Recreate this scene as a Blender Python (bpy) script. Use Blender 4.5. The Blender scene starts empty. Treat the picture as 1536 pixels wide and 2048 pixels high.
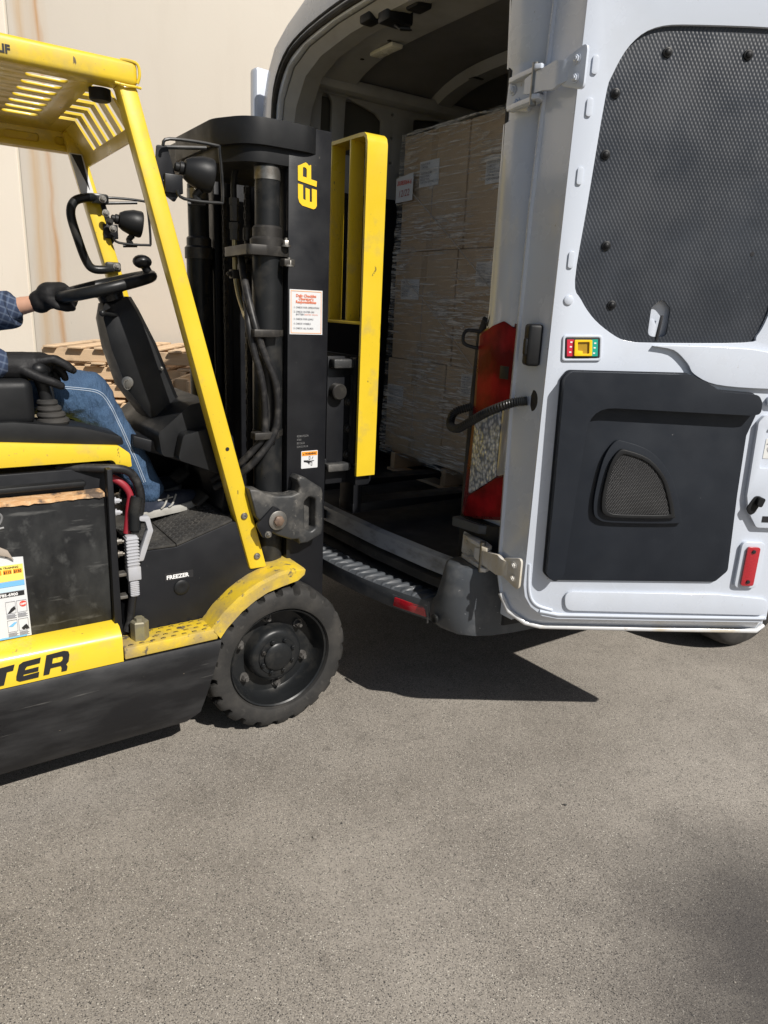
import bpy, bmesh, math, random
from mathutils import Vector as V, Matrix
R = math.radians
random.seed(7)
S = bpy.context.scene
C = S.collection

# ------------------------------------------------------------------ camera
cd = bpy.data.cameras.new('camera'); cam = bpy.data.objects.new('camera', cd); C.objects.link(cam)
S.camera = cam
cd.sensor_fit = 'HORIZONTAL'; cd.sensor_width = 36; cd.lens = 36 * 1420 / 1536
cd.clip_start = 0.05; cd.clip_end = 600
p_, r_ = R(16), R(2.6)
fw = V((0, math.cos(p_), -math.sin(p_))); up0 = V((0, math.sin(p_), math.cos(p_))); rt0 = V((1, 0, 0))
rt = rt0 * math.cos(r_) + up0 * math.sin(r_); up = up0 * math.cos(r_) - rt0 * math.sin(r_)
m_ = Matrix((rt, up, -fw)).transposed().to_4x4(); m_.translation = V((0, 0, 1.5)); cam.matrix_world = m_

# ------------------------------------------------------------------ sky, sun, exposure
SUN_EL, SUN_AZ = R(44), math.atan2(.655, -.755)       # azimuth from +Y towards +X
w = bpy.data.worlds.new('World'); S.world = w; w.use_nodes = True
wn = w.node_tree; bg = wn.nodes['Background']
sk = wn.nodes.new('ShaderNodeTexSky'); sk.sky_type = 'NISHITA'; sk.sun_disc = False
sk.sun_elevation = SUN_EL; sk.sun_rotation = SUN_AZ; sk.air_density = 1.0; sk.dust_density = 1.2
wn.links.new(sk.outputs[0], bg.inputs[0]); bg.inputs[1].default_value = 0.05
sl = bpy.data.lights.new('sun', 'SUN'); sl.energy = 5.0; sl.angle = R(.55); sl.color = (1, .955, .89)
so = bpy.data.objects.new('sun', sl); C.objects.link(so)
sd = V((math.sin(SUN_AZ) * math.cos(SUN_EL), math.cos(SUN_AZ) * math.cos(SUN_EL), math.sin(SUN_EL)))
so.rotation_euler = sd.to_track_quat('Z', 'Y').to_euler(); so.location = sd * 30
S.view_settings.view_transform = 'Standard'; S.view_settings.look = 'None'
S.view_settings.gamma = 1; S.view_settings.use_curve_mapping = False
S.view_settings.exposure = 0.22
S.render.engine = 'CYCLES'

# ------------------------------------------------------------------ helpers
def rpoly(pts, r=.02, n=5):
    out = []; N = len(pts)
    for i in range(N):
        p = V(pts[i][:2]); a = V(pts[i - 1][:2]); b = V(pts[(i + 1) % N][:2])
        rr = pts[i][2] if len(pts[i]) > 2 else r
        da, db = (a - p), (b - p); la, lb = da.length, db.length
        if la < 1e-6 or lb < 1e-6: continue
        da /= la; db /= lb
        ang = math.acos(max(-1, min(1, da.dot(db))))
        if rr <= 0 or ang > R(172): out.append((p.x, p.y)); continue
        d = min(rr / math.tan(ang / 2), .45 * la, .45 * lb)
        p0, p1 = p + da * d, p + db * d
        for k in range(n + 1):
            t = k / n; q = p0 * (1 - t) ** 2 + p * 2 * t * (1 - t) + p1 * t * t
            out.append((q.x, q.y))
    return out
def rrect(x0, x1, y0, y1, r=.01, n=4): return rpoly([(x0, y0), (x1, y0), (x1, y1), (x0, y1)], r, n)
def circ(cx, cy, r, n=20, ry=None, a0=0): return [(cx + r * math.cos(a0 + 2 * math.pi * k / n), cy + (ry or r) * math.sin(a0 + 2 * math.pi * k / n)) for k in range(n)]
def scale2(pts, s, c=None):
    cx = sum(p[0] for p in pts) / len(pts) if c is None else c[0]; cy = sum(p[1] for p in pts) / len(pts) if c is None else c[1]
    return [(cx + (p[0] - cx) * s, cy + (p[1] - cy) * s) for p in pts]
def cr(pts, n=4):
    P_ = [V(p[:2]) for p in pts]; N = len(P_); out = []
    for i in range(N):
        p0, p1, p2, p3 = P_[i - 1], P_[i], P_[(i + 1) % N], P_[(i + 2) % N]
        for k in range(n):
            t = k / n; q = .5 * ((2 * p1) + (p2 - p0) * t + (2 * p0 - 5 * p1 + 4 * p2 - p3) * t * t + (3 * p1 - p0 - 3 * p2 + p3) * t ** 3); out.append((q.x, q.y))
    return out
XZ = (V((1, 0, 0)), V((0, 0, 1)), V((0, 1, 0)))       # u, v, extrude
YZ = (V((0, 1, 0)), V((0, 0, 1)), V((1, 0, 0)))
XY = (V((1, 0, 0)), V((0, 1, 0)), V((0, 0, 1)))
def smoothpath(pts, n=6):
    P = [V(p) for p in pts]; out = []
    for i in range(len(P) - 1):
        p0, p1, p2, p3 = P[max(i - 1, 0)], P[i], P[i + 1], P[min(i + 2, len(P) - 1)]
        for k in range(n):
            t = k / n
            out.append(.5 * ((2 * p1) + (p2 - p0) * t + (2 * p0 - 5 * p1 + 4 * p2 - p3) * t * t + (3 * p1 - p0 - 3 * p2 + p3) * t ** 3))
    out.append(P[-1]); return out

class G:
    def __init__(s): s.bm = bmesh.new()
    def _merge(s, t):
        me = bpy.data.meshes.new('tmp'); t.to_mesh(me); t.free(); s.bm.from_mesh(me); bpy.data.meshes.remove(me); return s
    def box(s, x0, x1, y0, y1, z0, z1, bev=0, rot=None, piv=None, seg=2):
        t = bmesh.new(); r = bmesh.ops.create_cube(t, size=1)
        for v in t.verts: v.co = V((x0 + (v.co.x + .5) * (x1 - x0), y0 + (v.co.y + .5) * (y1 - y0), z0 + (v.co.z + .5) * (z1 - z0)))
        if bev: bmesh.ops.bevel(t, geom=t.edges[:], offset=bev, segments=seg, profile=.5, affect='EDGES', clamp_overlap=True)
        if rot is not None:
            c = V(piv) if piv else V(((x0 + x1) / 2, (y0 + y1) / 2, (z0 + z1) / 2))
            for v in t.verts: v.co = c + rot @ (v.co - c)
        return s._merge(t)
    def hexa(s, pts, bev=0):                         # 8 corners: bottom 4, top 4
        t = bmesh.new(); v = [t.verts.new(p) for p in pts]
        for f in ((0, 3, 2, 1), (4, 5, 6, 7), (0, 1, 5, 4), (1, 2, 6, 5), (2, 3, 7, 6), (3, 0, 4, 7)): t.faces.new([v[i] for i in f])
        bmesh.ops.recalc_face_normals(t, faces=t.faces[:])
        if bev: bmesh.ops.bevel(t, geom=t.edges[:], offset=bev, segments=2, profile=.5, affect='EDGES', clamp_overlap=True)
        return s._merge(t)
    def plate(s, outer, holes=(), ax=XZ, at=0, t=.01, bev=0, o=None, seg=2, ff=None):
        u, v, wv = ax; o = (V(o) if o is not None else V((0, 0, 0))) + wv * at
        b = bmesh.new(); ed = []
        for lp in [outer] + list(holes):
            vs = [b.verts.new(o + u * p[0] + v * p[1]) for p in lp]
            for i in range(len(vs)):
                try: ed.append(b.edges.new((vs[i], vs[(i + 1) % len(vs)])))
                except ValueError: pass
        bmesh.ops.triangle_fill(b, edges=ed, use_beauty=True, use_dissolve=False)
        fs = b.faces[:]
        if t:
            r = bmesh.ops.extrude_face_region(b, geom=fs)
            for g in r['geom']:
                if isinstance(g, bmesh.types.BMVert): g.co += wv * t
            bmesh.ops.recalc_face_normals(b, faces=b.faces[:])
            if bev:
                b.normal_update(); e2 = []
                for e in b.edges:
                    if len(e.link_faces) == 2:
                        n0, n1 = (abs(f.normal.dot(wv)) for f in e.link_faces)
                        if (n0 > .9) != (n1 > .9): e2.append(e)
                bmesh.ops.bevel(b, geom=e2, offset=bev, segments=seg, profile=.5, affect='EDGES', clamp_overlap=True)
        if ff:
            for q in b.verts: q.co = ff(q.co)
        return s._merge(b)
    def loft(s, secs, closed=True, caps=True, loop=False):
        b = s.bm; rows = [[b.verts.new(p) for p in sec] for sec in secs]; n = len(rows[0])
        R_ = list(zip(rows, rows[1:])) + ([(rows[-1], rows[0])] if loop else [])
        fs = []
        for a, c in R_:
            for i in range(n if closed else n - 1):
                j = (i + 1) % n
                try: fs.append(b.faces.new((a[i], a[j], c[j], c[i])))
                except ValueError: pass
        if caps and closed and not loop:
            fs.append(b.faces.new(rows[0][::-1])); fs.append(b.faces.new(rows[-1]))
        bmesh.ops.recalc_face_normals(b, faces=fs); return s
    def tube(s, path, r=.01, n=10, closed=False, flat=1):
        P = [V(p) for p in path]; N = len(P); secs = []; nv = None
        for i in range(N):
            a = P[i - 1] if (i or closed) else P[0]; c = P[(i + 1) % N] if (i < N - 1 or closed) else P[-1]
            t = (c - a).normalized()
            if nv is None: nv = t.orthogonal().normalized()
            nv = (nv - t * nv.dot(t))
            nv = nv.normalized() if nv.length > 1e-5 else t.orthogonal().normalized()
            bi = t.cross(nv); rr = r[i] if isinstance(r, (list, tuple)) else r
            secs.append([P[i] + (nv * math.cos(2 * math.pi * k / n) + bi * math.sin(2 * math.pi * k / n) * flat) * rr for k in range(n)])
        return s.loft(secs, True, True, closed)
    def lathe(s, prof, o, ax=(0, 1, 0), n=32, rf=None, caps=True):   # prof: (along axis, radius)
        ax = V(ax).normalized(); u = ax.orthogonal().normalized(); 
        if abs(ax.y) > .9: u = V((1, 0, 0))
        v = ax.cross(u); o = V(o); secs = []
        for a, r in prof:
            secs.append([o + ax * a + (u * math.cos(2 * math.pi * k / n) + v * math.sin(2 * math.pi * k / n)) * (rf(a, r, k / n) if rf else r) for k in range(n)])
        return s.loft(secs, True, caps)
    def hexbolt(s, o, ax, r=.01, h=.008, washer=True):
        ax = V(ax); 
        if washer: s.lathe([(0, r * 1.45), (h * .25, r * 1.45)], o, ax, 14)
        s.lathe([(h * .2, r), (h * .9, r), (h, r * .85)], o, ax, 6)
        return s.lathe([(h * .9, r * .55), (h * 1.35, r * .5)], o, ax, 10)
    def ball(s, c, r, sc=(1, 1, 1), n=16):
        t = bmesh.new(); bmesh.ops.create_uvsphere(t, u_segments=n, v_segments=max(6, n // 2), radius=1)
        for q in t.verts: q.co = V(c) + V((q.co.x * r * sc[0], q.co.y * r * sc[1], q.co.z * r * sc[2]))
        return s._merge(t)
    def xf(s, m):
        for q in s.bm.verts: q.co = m @ q.co
        return s
    def build(s, name, mat, parent=None, ang=38, kind=None, label=None, thing=None):
        me = bpy.data.meshes.new(name); s.bm.to_mesh(me); s.bm.free()
        me.polygons.foreach_set('use_smooth', [True] * len(me.polygons)); me.set_sharp_from_angle(angle=R(ang))
        me.materials.append(mat); o = bpy.data.objects.new(name, me); C.objects.link(o)
        if parent: o.parent = parent
        if kind: o['kind'] = kind
        if label: o['label'] = label
        if thing: tag(o, *thing)
        return o
def tag(o, label, cat, group=None):
    o['label'] = label; o['category'] = cat
    if group: o['group'] = group
    return o
def empty(name, loc, rz=0, parent=None):
    o = bpy.data.objects.new(name, None); C.objects.link(o); o.location = loc; o.rotation_euler = (0, 0, rz); o.empty_display_size = .1
    if parent: o.parent = parent
    return o
def P(name, mat, parent, fn, **k):
    g = G(); fn(g); return g.build(name, mat, parent, **k)
def text(s, size, o, mat, parent, u=(1, 0, 0), v=(0, 0, 1), bold=0, sx=1, align='LEFT', name='lettering', shear=0):
    cu = bpy.data.curves.new('txt', 'FONT'); cu.body = s; cu.size = size; cu.offset = bold; cu.align_x = align; cu.shear = shear; cu.resolution_u = 2
    ob = bpy.data.objects.new('txt', cu)
    me = bpy.data.meshes.new_from_object(ob); bpy.data.objects.remove(ob)
    u = V(u); v = V(v)
    for q in me.vertices: q.co = V(o) + u * q.co.x * sx + v * q.co.y
    me.materials.append(mat); r = bpy.data.objects.new(name, me); C.objects.link(r); r.parent = parent
    return r
def blob(name, caps, mat, parent, vox=.008, smooth=4, disp=0, dscale=.06):
    g = G()
    for ch in caps:
        for (a, ra), (b, rb) in zip(ch, ch[1:]):
            g.tube([V(a), V(b)], [ra, rb], 14); g.ball(a, ra, n=14); g.ball(b, rb, n=14)
    o = g.build(name, mat, None)
    m = o.modifiers.new('r', 'REMESH'); m.mode = 'VOXEL'; m.voxel_size = vox
    m = o.modifiers.new('s', 'SMOOTH'); m.iterations = smooth; m.factor = .6
    if disp:
        tx = bpy.data.textures.new('fold', 'CLOUDS'); tx.noise_scale = dscale; tx.noise_depth = 2
        m = o.modifiers.new('d', 'DISPLACE'); m.texture = tx; m.strength = disp; m.mid_level = .5
    dg = bpy.context.evaluated_depsgraph_get(); me = bpy.data.meshes.new_from_object(o.evaluated_get(dg))
    o.modifiers.clear(); o.data = me; me.polygons.foreach_set('use_smooth', [True] * len(me.polygons))
    if parent: o.parent = parent
    return o

# ------------------------------------------------------------------ materials
class NT:
    def __init__(s, name):
        s.m = bpy.data.materials.new(name); s.m.use_nodes = True; s.t = s.m.node_tree; s.b = s.t.nodes['Principled BSDF']
        s.tc = s.t.nodes.new('ShaderNodeTexCoord'); s.oi = None
    def n(s, ty, **k):
        x = s.t.nodes.new(ty)
        for a, b in k.items():
            if a.startswith('_'): setattr(x, a[1:], b)
            else: s.set(x, a, b)
        return x
    def set(s, x, a, b):
        i = x.inputs[int(a[1:])] if a[0] == 'i' and a[1:].isdigit() else x.inputs[a.replace('__', ' ')]
        if hasattr(b, 'is_output') or isinstance(b, bpy.types.NodeSocket): s.t.links.new(b, i)
        else: i.default_value = b
    def vec(s, sc=(1, 1, 1), rot=(0, 0, 0), loc=(0, 0, 0)):
        mp = s.n('ShaderNodeMapping', Vector=s.tc.outputs['Object'], Scale=sc, Rotation=rot, Location=loc); return mp.outputs[0]
    def noise(s, scale=5, detail=4, rough=.55, vec=None, dist=0):
        x = s.n('ShaderNodeTexNoise', Vector=vec or s.vec(), Scale=scale, Detail=detail, Roughness=rough, Distortion=dist); return x.outputs[0]
    def mr(s, x, a, b, c=0, d=1):
        q = s.n('ShaderNodeMapRange', Value=x); q.inputs[1].default_value = a; q.inputs[2].default_value = b; q.inputs[3].default_value = c; q.inputs[4].default_value = d; return q.outputs[0]
    def mix(s, f, a, b):
        q = s.t.nodes.new('ShaderNodeMix'); q.data_type = 'RGBA'
        for i, x in ((0, f), (6, a), (7, b)):
            if isinstance(x, bpy.types.NodeSocket): s.t.links.new(x, q.inputs[i])
            else: q.inputs[i].default_value = (*x, 1) if isinstance(x, tuple) and len(x) == 3 else x
        return q.outputs[2]
    def math(s, op, a, b=0.0):
        q = s.t.nodes.new('ShaderNodeMath'); q.operation = op
        for i, x in ((0, a), (1, b)):
            if isinstance(x, bpy.types.NodeSocket): s.t.links.new(x, q.inputs[i])
            else: q.inputs[i].default_value = x
        return q.outputs[0]
    def bump(s, h, strength=.3, dist=.002, nrm=None):
        q = s.n('ShaderNodeBump', Strength=strength, Distance=dist, Height=h)
        if nrm: s.t.links.new(nrm, q.inputs['Normal'])
        return q.outputs[0]
    def out(s, **k):
        for a, b in k.items(): s.set(s.b, a, b)
        return s.m
def mk(name, col, rough=.5, metal=0, layers=(), bumps=(), rv=.12, coat=0, spec=.5):
    """layers: (colour, scale, axis scale, lo, hi, amount); bumps: (scale, strength, distance)"""
    t = NT(name); c = (*col, 1); rough_s = rough
    for lc, sc, axs, lo, hi, am in layers:
        f = t.mr(t.noise(sc, 5, .6, t.vec(axs)), lo, hi, 0, am); c = t.mix(f, c, (*lc, 1))
    if rv: rough_s = t.mr(t.noise(9, 4), .3, .7, max(.03, rough - rv), min(1, rough + rv))
    kw = dict(Base__Color=c, Roughness=rough_s, Metallic=metal)
    nr = None
    for sc, st, di in bumps: nr = t.bump(t.noise(sc, 4), st, di, nr)
    if nr: kw['Normal'] = nr
    if coat: kw['Coat__Weight'] = coat; kw['Coat__Roughness'] = .12
    t.b.inputs['Specular IOR Level'].default_value = spec if max(col) > .03 else .3
    return t.out(**kw)
I3 = (1, 1, 1)
dust = (.33, .30, .25)
YEL = mk('yellow_paint', (.685, .490, .026), .38, 0, [((.57, .385, .02), 3, I3, .4, .75, .5), ((.36, .29, .12), 8, I3, .55, .72, .6), ((.06, .05, .045), 46, (1, 1, .45), .675, .71, .9), ((.25, .2, .09), 90, I3, .66, .72, .7)], [(160, .06, .001)], coat=.25)
YELW = mk('worn_yellow_paint', (.64, .45, .025), .5, 0, [((.27, .21, .12), 7, I3, .38, .60, .85), ((.10, .085, .07), 24, (1, 1, 1), .60, .66, .95), ((.22, .2, .19), 60, I3, .66, .7, .9)], [(120, .15, .002)])
BLK = mk('black_paint', (.0085, .009, .011), .42, 0, [((.016, .017, .019), 6, I3, .45, .75, .6), ((.10, .095, .085), 45, (1, 1, .6), .70, .74, .6)], [(200, .1, .001)])
SKIRT = mk('scuffed_black_paint', (.010, .010, .011), .38, 0, [((.034, .034, .035), 5, (.5, 1, 2.2), .47, .7, .9), ((.17, .165, .155), 9, (.25, 1, 6), .64, .72, .6), ((.35, .28, .2), 30, (.6, 1, 2), .755, .77, .8)], [(90, .08, .002)])
PANELB = mk('chalky_black_panel', (.0085, .009, .010), .5, 0, [((.045, .046, .045), 6, (1.2, 1, .7), .46, .74, .8), ((.085, .086, .084), 11, (1.5, 1, 1.2), .56, .72, .6), ((.12, .12, .115), 8, (.6, 1, 4.5), .60, .70, .5), ((.5, .48, .4), 60, I3, .775, .79, .9)], [(100, .06, .001)])
PLAST = mk('black_plastic', (.0085, .009, .010), .5, 0, [((.021, .022, .022), 10, I3, .5, .75, .5)], [(420, .22, .0008)])
RUBBER = mk('tyre_rubber', (.022, .0215, .021), .72, 0, [((.055, .051, .046), 8, I3, .42, .68, .75), ((.09, .085, .075), 40, I3, .6, .75, .5)], [(90, .25, .002)])
HOSE = mk('hose_rubber', (.013, .013, .014), .45, 0, [((.08, .075, .07), 20, I3, .5, .7, .6)])
RIM = mk('rim_black', (.011, .012, .013), .36, 0, [((.05, .047, .042), 12, I3, .5, .72, .6)], [(90, .1, .001)])
STEEL = mk('dull_steel', (.28, .27, .25), .42, .85, [((.16, .13, .10), 22, I3, .5, .7, .8)])
DSTEEL = mk('greasy_steel', (.05, .047, .044), .42, .6, [((.13, .12, .10), 18, I3, .52, .7, .6)])
BRONZE = mk('rusty_bolt', (.20, .14, .10), .6, .4, [((.09, .06, .05), 40, I3, .45, .65, .8)])
WHITE = mk('white_paint', (.53, .572, .645), .26, 0, [((.46, .48, .51), 4, I3, .52, .75, .4), ((.30, .27, .22), 60, (1, 1, .6), .70, .73, .7)], [(6, .04, .004)], rv=.06, coat=.5)
WHITED = mk('grimy_white_paint', (.55, .555, .56), .35, 0, [((.46, .38, .24), 7, (1, 1, .4), .5, .68, .75), ((.30, .22, .12), 40, I3, .64, .72, .7)], [(40, .05, .002)], coat=.25)
INNER = mk('grey_primer', (.36, .37, .38), .5, 0, [((.24, .24, .24), 5, I3, .45, .7, .6)], [(30, .06, .002)])
FLOORM = mk('van_floor_mat', (.020, .020, .022), .55, 0, [((.065, .062, .056), 6, I3, .48, .7, .7)], [(180, .3, .002)])
BUMP = mk('bumper_plastic', (.050, .056, .064), .5, 0, [((.13, .132, .135), 10, I3, .52, .72, .6), ((.42, .42, .42), 26, (1, 1, 3), .69, .72, .75)], [(300, .15, .0008)])
SILL = mk('sill_metal', (.30, .32, .35), .5, .25, [((.14, .14, .14), 10, (1, 1, 3), .5, .7, .8)])
TRIM = mk('grained_trim', (.0105, .0135, .0195), .5, 0, [((.020, .0245, .032), 5, I3, .45, .75, .6), ((.32, .32, .32), 55, (1, 1, .5), .735, .755, .6)], [(650, .35, .0007)])
CARTON = None
WOOD = None
CONN = mk('grey_connector', (.36, .365, .39), .45, 0, [((.3, .28, .25), 14, I3, .5, .7, .6)])
REDC = mk('red_cable', (.26, .018, .03), .45)
PAPER = mk('label_paper', (.60, .61, .62), .6, 0, [((.5, .49, .46), 14, I3, .5, .75, .4)], rv=0)
INK = mk('black_ink', (.02, .02, .022), .5, rv=0); INKR = mk('red_ink', (.62, .06, .04), .5, rv=0); INKO = mk('orange_print', (.85, .30, .02), .5, rv=0)
INKB = mk('blue_print', (.16, .42, .68), .5, rv=0); INKY = mk('yellow_print', (.85, .68, .14), .5, rv=0); INKG = mk('grey_ink', (.2, .2, .22), .5, rv=0); INKW = mk('white_print', (.75, .75, .75), .5, rv=0)
DECY = mk('decal_yellow', (.80, .52, .02), .4, rv=0)
STAMP = mk('stamped_grey', (.16, .16, .16), .5, rv=0)
SWY = mk('switch_yellow', (.85, .55, .01), .35, rv=0); SWR = mk('switch_red', (.55, .02, .05), .35, rv=0); SWG = mk('switch_green', (.01, .34, .25), .35, rv=0)
REFL = mk('reflector_red', (.40, .008, .02), .15, 0, [((.32, .005, .012), 200, I3, .45, .55, .7)], rv=0, coat=1)
GREYL = mk('grey_lens', (.30, .30, .31), .2, 0, rv=.05, coat=.6)
def hexmat(name, col, sc, st, di, rough, col2=None):     # staggered dimple relief
    t = NT(name)
    sp = t.n('ShaderNodeSeparateXYZ', Vector=t.vec()); x, z = sp.outputs[0], sp.outputs[2]
    a = t.math('COSINE', t.math('MULTIPLY', x, sc)); b = t.math('COSINE', t.math('MULTIPLY', z, sc * .6))
    h = t.math('MULTIPLY', a, b); f = t.mr(t.noise(5, 4), .45, .75, 0, .7)
    c = t.mix(f, (*col, 1), (*(col2 or tuple(v * 2 for v in col)), 1)); c = t.mix(t.mr(t.noise(60, 4, .6, t.vec((1, 1, .5))), .735, .755, 0, .5), c, (.35, .36, .38, 1))
    return t.out(Base__Color=c, Roughness=t.mr(t.noise(7, 3), .3, .7, rough - .1, rough + .1), Normal=t.bump(h, st, di))
HEX = hexmat('embossed_panel', (.0175, .0215, .029), 600, .26, .0018, .40, (.036, .042, .053))
GRILLE = hexmat('speaker_mesh', (.012, .012, .013), 1250, .9, .0015, .45, (.03, .03, .033))
def wood():
    t = NT('pallet_wood'); oi = t.n('ShaderNodeObjectInfo')
    rnd = oi.outputs['Random']; off = t.n('ShaderNodeCombineXYZ', X=t.math('MULTIPLY', rnd, 37.0), Y=t.math('MULTIPLY', rnd, 11.0), Z=0.0)
    vv = t.n('ShaderNodeVectorMath', i0=t.vec((1.6, 22, 22)), i1=off.outputs[0])
    g = t.noise(3, 5, .6, vv.outputs[0], .6)
    c = t.mix(g, (.46, .30, .165, 1), (.72, .53, .34, 1)); c = t.mix(t.mr(rnd, 0, 1, 0, .6), c, (.44, .33, .22, 1))
    c = t.mix(t.mr(t.noise(6, 4), .55, .75, 0, .55), c, (.16, .11, .07, 1))
    return t.out(Base__Color=c, Roughness=.8, Normal=t.bump(g, .35, .003))
WOOD = wood()
def carton():
    t = NT('cardboard'); oi = t.n('ShaderNodeObjectInfo')
    c = t.mix(t.noise(7, 4), (.44, .335, .22, 1), (.56, .435, .295, 1)); c = t.mix(t.math('MULTIPLY', oi.outputs['Random'], .5), c, (.40, .30, .195, 1))
    return t.out(Base__Color=c, Roughness=.75, Normal=t.bump(t.noise(20, 3), .15, .003))
CARTON = carton()
def wrap():
    t = NT('stretch_film')
    n1 = t.noise(5, 6, .68, t.vec((1, 1.1, 15), (R(8), 0, 0)), .9); n2 = t.noise(4, 5, .6, t.vec((1, .8, 34), (R(-5), 0, 0)), .4); n3 = t.noise(2.6, 4, .6, t.vec((1, 1, 1.6)))
    st = t.math('MULTIPLY', t.mr(n1, .46, .60), t.mr(n3, .40, .58, .05, 1)); s2 = t.mr(n2, .56, .66, 0, .9)
    al = t.math('ADD', t.math('MAXIMUM', t.math('MULTIPLY', st, .88), t.math('MULTIPLY', s2, .8)), .03)
    h = t.math('ADD', n1, n2)
    return t.out(Base__Color=(.95, .92, .86, 1), Roughness=.16, Alpha=al, Normal=t.bump(h, .9, .02))
WRAP = wrap()
def denim():
    t = NT('denim'); wv = t.noise(900, 2); n = t.noise(9, 4); f = t.noise(38, 4, .6, t.vec((2.2, 1, .8)))
    c = t.mix(t.mr(n, .35, .7), (.016, .042, .094, 1), (.034, .080, .158, 1)); c = t.mix(t.mr(wv, .45, .62, 0, .4), c, (.10, .165, .26, 1)); c = t.mix(t.mr(f, .6, .75, 0, .4), c, (.02, .05, .12, 1))
    return t.out(Base__Color=c, Roughness=.85, Normal=t.bump(wv, .2, .001, t.bump(f, .7, .014)))
DENIM = denim()
def plaid():
    t = NT('plaid_cotton'); sp = t.n('ShaderNodeSeparateXYZ', Vector=t.vec((1, 1, 1), (0, R(-22), 0)))
    a = t.mr(t.math('SINE', t.math('MULTIPLY', sp.outputs[0], 300)), .5, .9); b = t.mr(t.math('SINE', t.math('MULTIPLY', sp.outputs[2], 330)), .5, .9)
    c = t.mix(t.math('MULTIPLY', a, .5), (.022, .036, .075, 1), (.085, .12, .19, 1)); c = t.mix(t.math('MULTIPLY', b, .5), c, (.12, .15, .21, 1))
    return t.out(Base__Color=c, Roughness=.9, Normal=t.bump(t.noise(26, 4), .5, .006))
PLAID = plaid()
SKIN = mk('skin', (.46, .26, .18), .5, 0, [((.39, .19, .14), 12, I3, .45, .7, .5)], [(180, .12, .001)])
GLOVE = mk('black_glove', (.006, .006, .007), .65, 0, [((.016, .016, .017), 20, I3, .45, .7, .6)], [(160, .4, .002), (30, .3, .004)])
SHOEM = mk('navy_shoe', (.018, .024, .042), .6, 0, [((.06, .065, .08), 30, I3, .5, .7, .5)], [(300, .3, .001)])
SOLE = mk('shoe_sole', (.38, .37, .34), .7, 0, [((.2, .19, .17), 20, I3, .5, .7, .6)])
HAIR = mk('dark_hair', (.03, .022, .018), .6)
CLEAR = NT('clear_lens'); CLEAR = CLEAR.out(Base__Color=CLEAR.mix(CLEAR.mr(CLEAR.n('ShaderNodeTexVoronoi', Vector=CLEAR.vec((1, 100, 70), (R(25), 0, 0)), Scale=1.0).outputs['Distance'], .1, .75), (.74, .79, .88, 1), (.20, .23, .29, 1)), Metallic=.35, Roughness=.2, Normal=CLEAR.bump(CLEAR.n('ShaderNodeTexVoronoi', Vector=CLEAR.vec((1, 100, 70), (R(25), 0, 0)), Scale=1.0).outputs['Distance'], .5, .004))
def redlens():
    t = NT('red_lens'); w_ = t.n('ShaderNodeTexVoronoi', Vector=t.vec((1, 90, 70)), Scale=1.0).outputs['Distance']; n = t.noise(9, 3)
    c = t.mix(t.mr(n, .4, .65), (.10, .003, .006, 1), (.30, .008, .014, 1))
    return t.out(Base__Color=c, Roughness=.35, Specular__IOR__Level=.12, Normal=t.bump(w_, .10, .002))
REDL = redlens()
# ------------------------------------------------------------------ ground
def ground_mat():
    t = NT('worn_concrete'); 
    big = t.noise(1.1, 5, .6); mid = t.noise(7, 5, .6)
    c = t.mix(t.mr(big, .38, .62), (.178, .159, .136, 1), (.278, .252, .218, 1)); c = t.mix(t.mr(mid, .45, .7, 0, .4), c, (.158, .142, .122, 1))
    def ag(scale, lo, hi, col, am, seed):
        nonlocal c
        vo = t.n('ShaderNodeTexVoronoi', Vector=t.vec((1, 1, 1), (0, 0, seed), (seed, seed * 2, 0)), Scale=scale); vo.inputs['Randomness'].default_value = 1
        sel = t.n('ShaderNodeSeparateColor', Color=vo.outputs['Color'])
        f = t.math('MULTIPLY', t.math('GREATER_THAN', sel.outputs[0], lo), t.mr(vo.outputs['Distance'], hi, hi * .6)); c = t.mix(t.math('MULTIPLY', f, am), c, (*col, 1)); return f
    ag(330, .45, .55, (.39, .355, .305), .75, .3); f2 = ag(310, .60, .5, (.052, .048, .043), .9, 1.1); f3 = ag(190, .84, .42, (.030, .028, .027), .95, 2.3)
    ag(220, .94, .4, (.58, .55, .48), .9, 3.7); ag(95, .965, .30, (.03, .03, .03), .9, 4.9); c = t.mix(t.mr(t.noise(14, 5, .65), .60, .74, 0, .5), c, (.10, .088, .075, 1))
    # soft dark shading painted into the slab colour, edge broken by noise
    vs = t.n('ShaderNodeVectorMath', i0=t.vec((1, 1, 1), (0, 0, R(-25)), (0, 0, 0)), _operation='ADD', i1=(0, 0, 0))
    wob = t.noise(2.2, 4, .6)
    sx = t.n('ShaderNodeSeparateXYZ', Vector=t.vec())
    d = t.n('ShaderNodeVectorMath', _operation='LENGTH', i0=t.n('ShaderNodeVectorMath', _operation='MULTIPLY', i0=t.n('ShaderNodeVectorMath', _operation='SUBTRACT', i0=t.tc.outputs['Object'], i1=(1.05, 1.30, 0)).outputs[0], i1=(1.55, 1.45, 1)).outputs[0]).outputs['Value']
    shade_f = t.mr(t.math('ADD', d, t.mr(wob, .3, .7, -.16, .16)), .18, .98, .80, 0)
    c = t.mix(shade_f, c, (.035, .032, .032, 1))
    h = t.noise(160, 3, .6)
    return t.out(Base__Color=c, Roughness=.82, Normal=t.bump(t.math('SUBTRACT', h, t.math('MULTIPLY', f2, .5)), .5, .004))
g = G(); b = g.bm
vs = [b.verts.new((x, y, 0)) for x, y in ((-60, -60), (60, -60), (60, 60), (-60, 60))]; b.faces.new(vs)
g.build('ground', ground_mat(), kind='structure')

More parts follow.
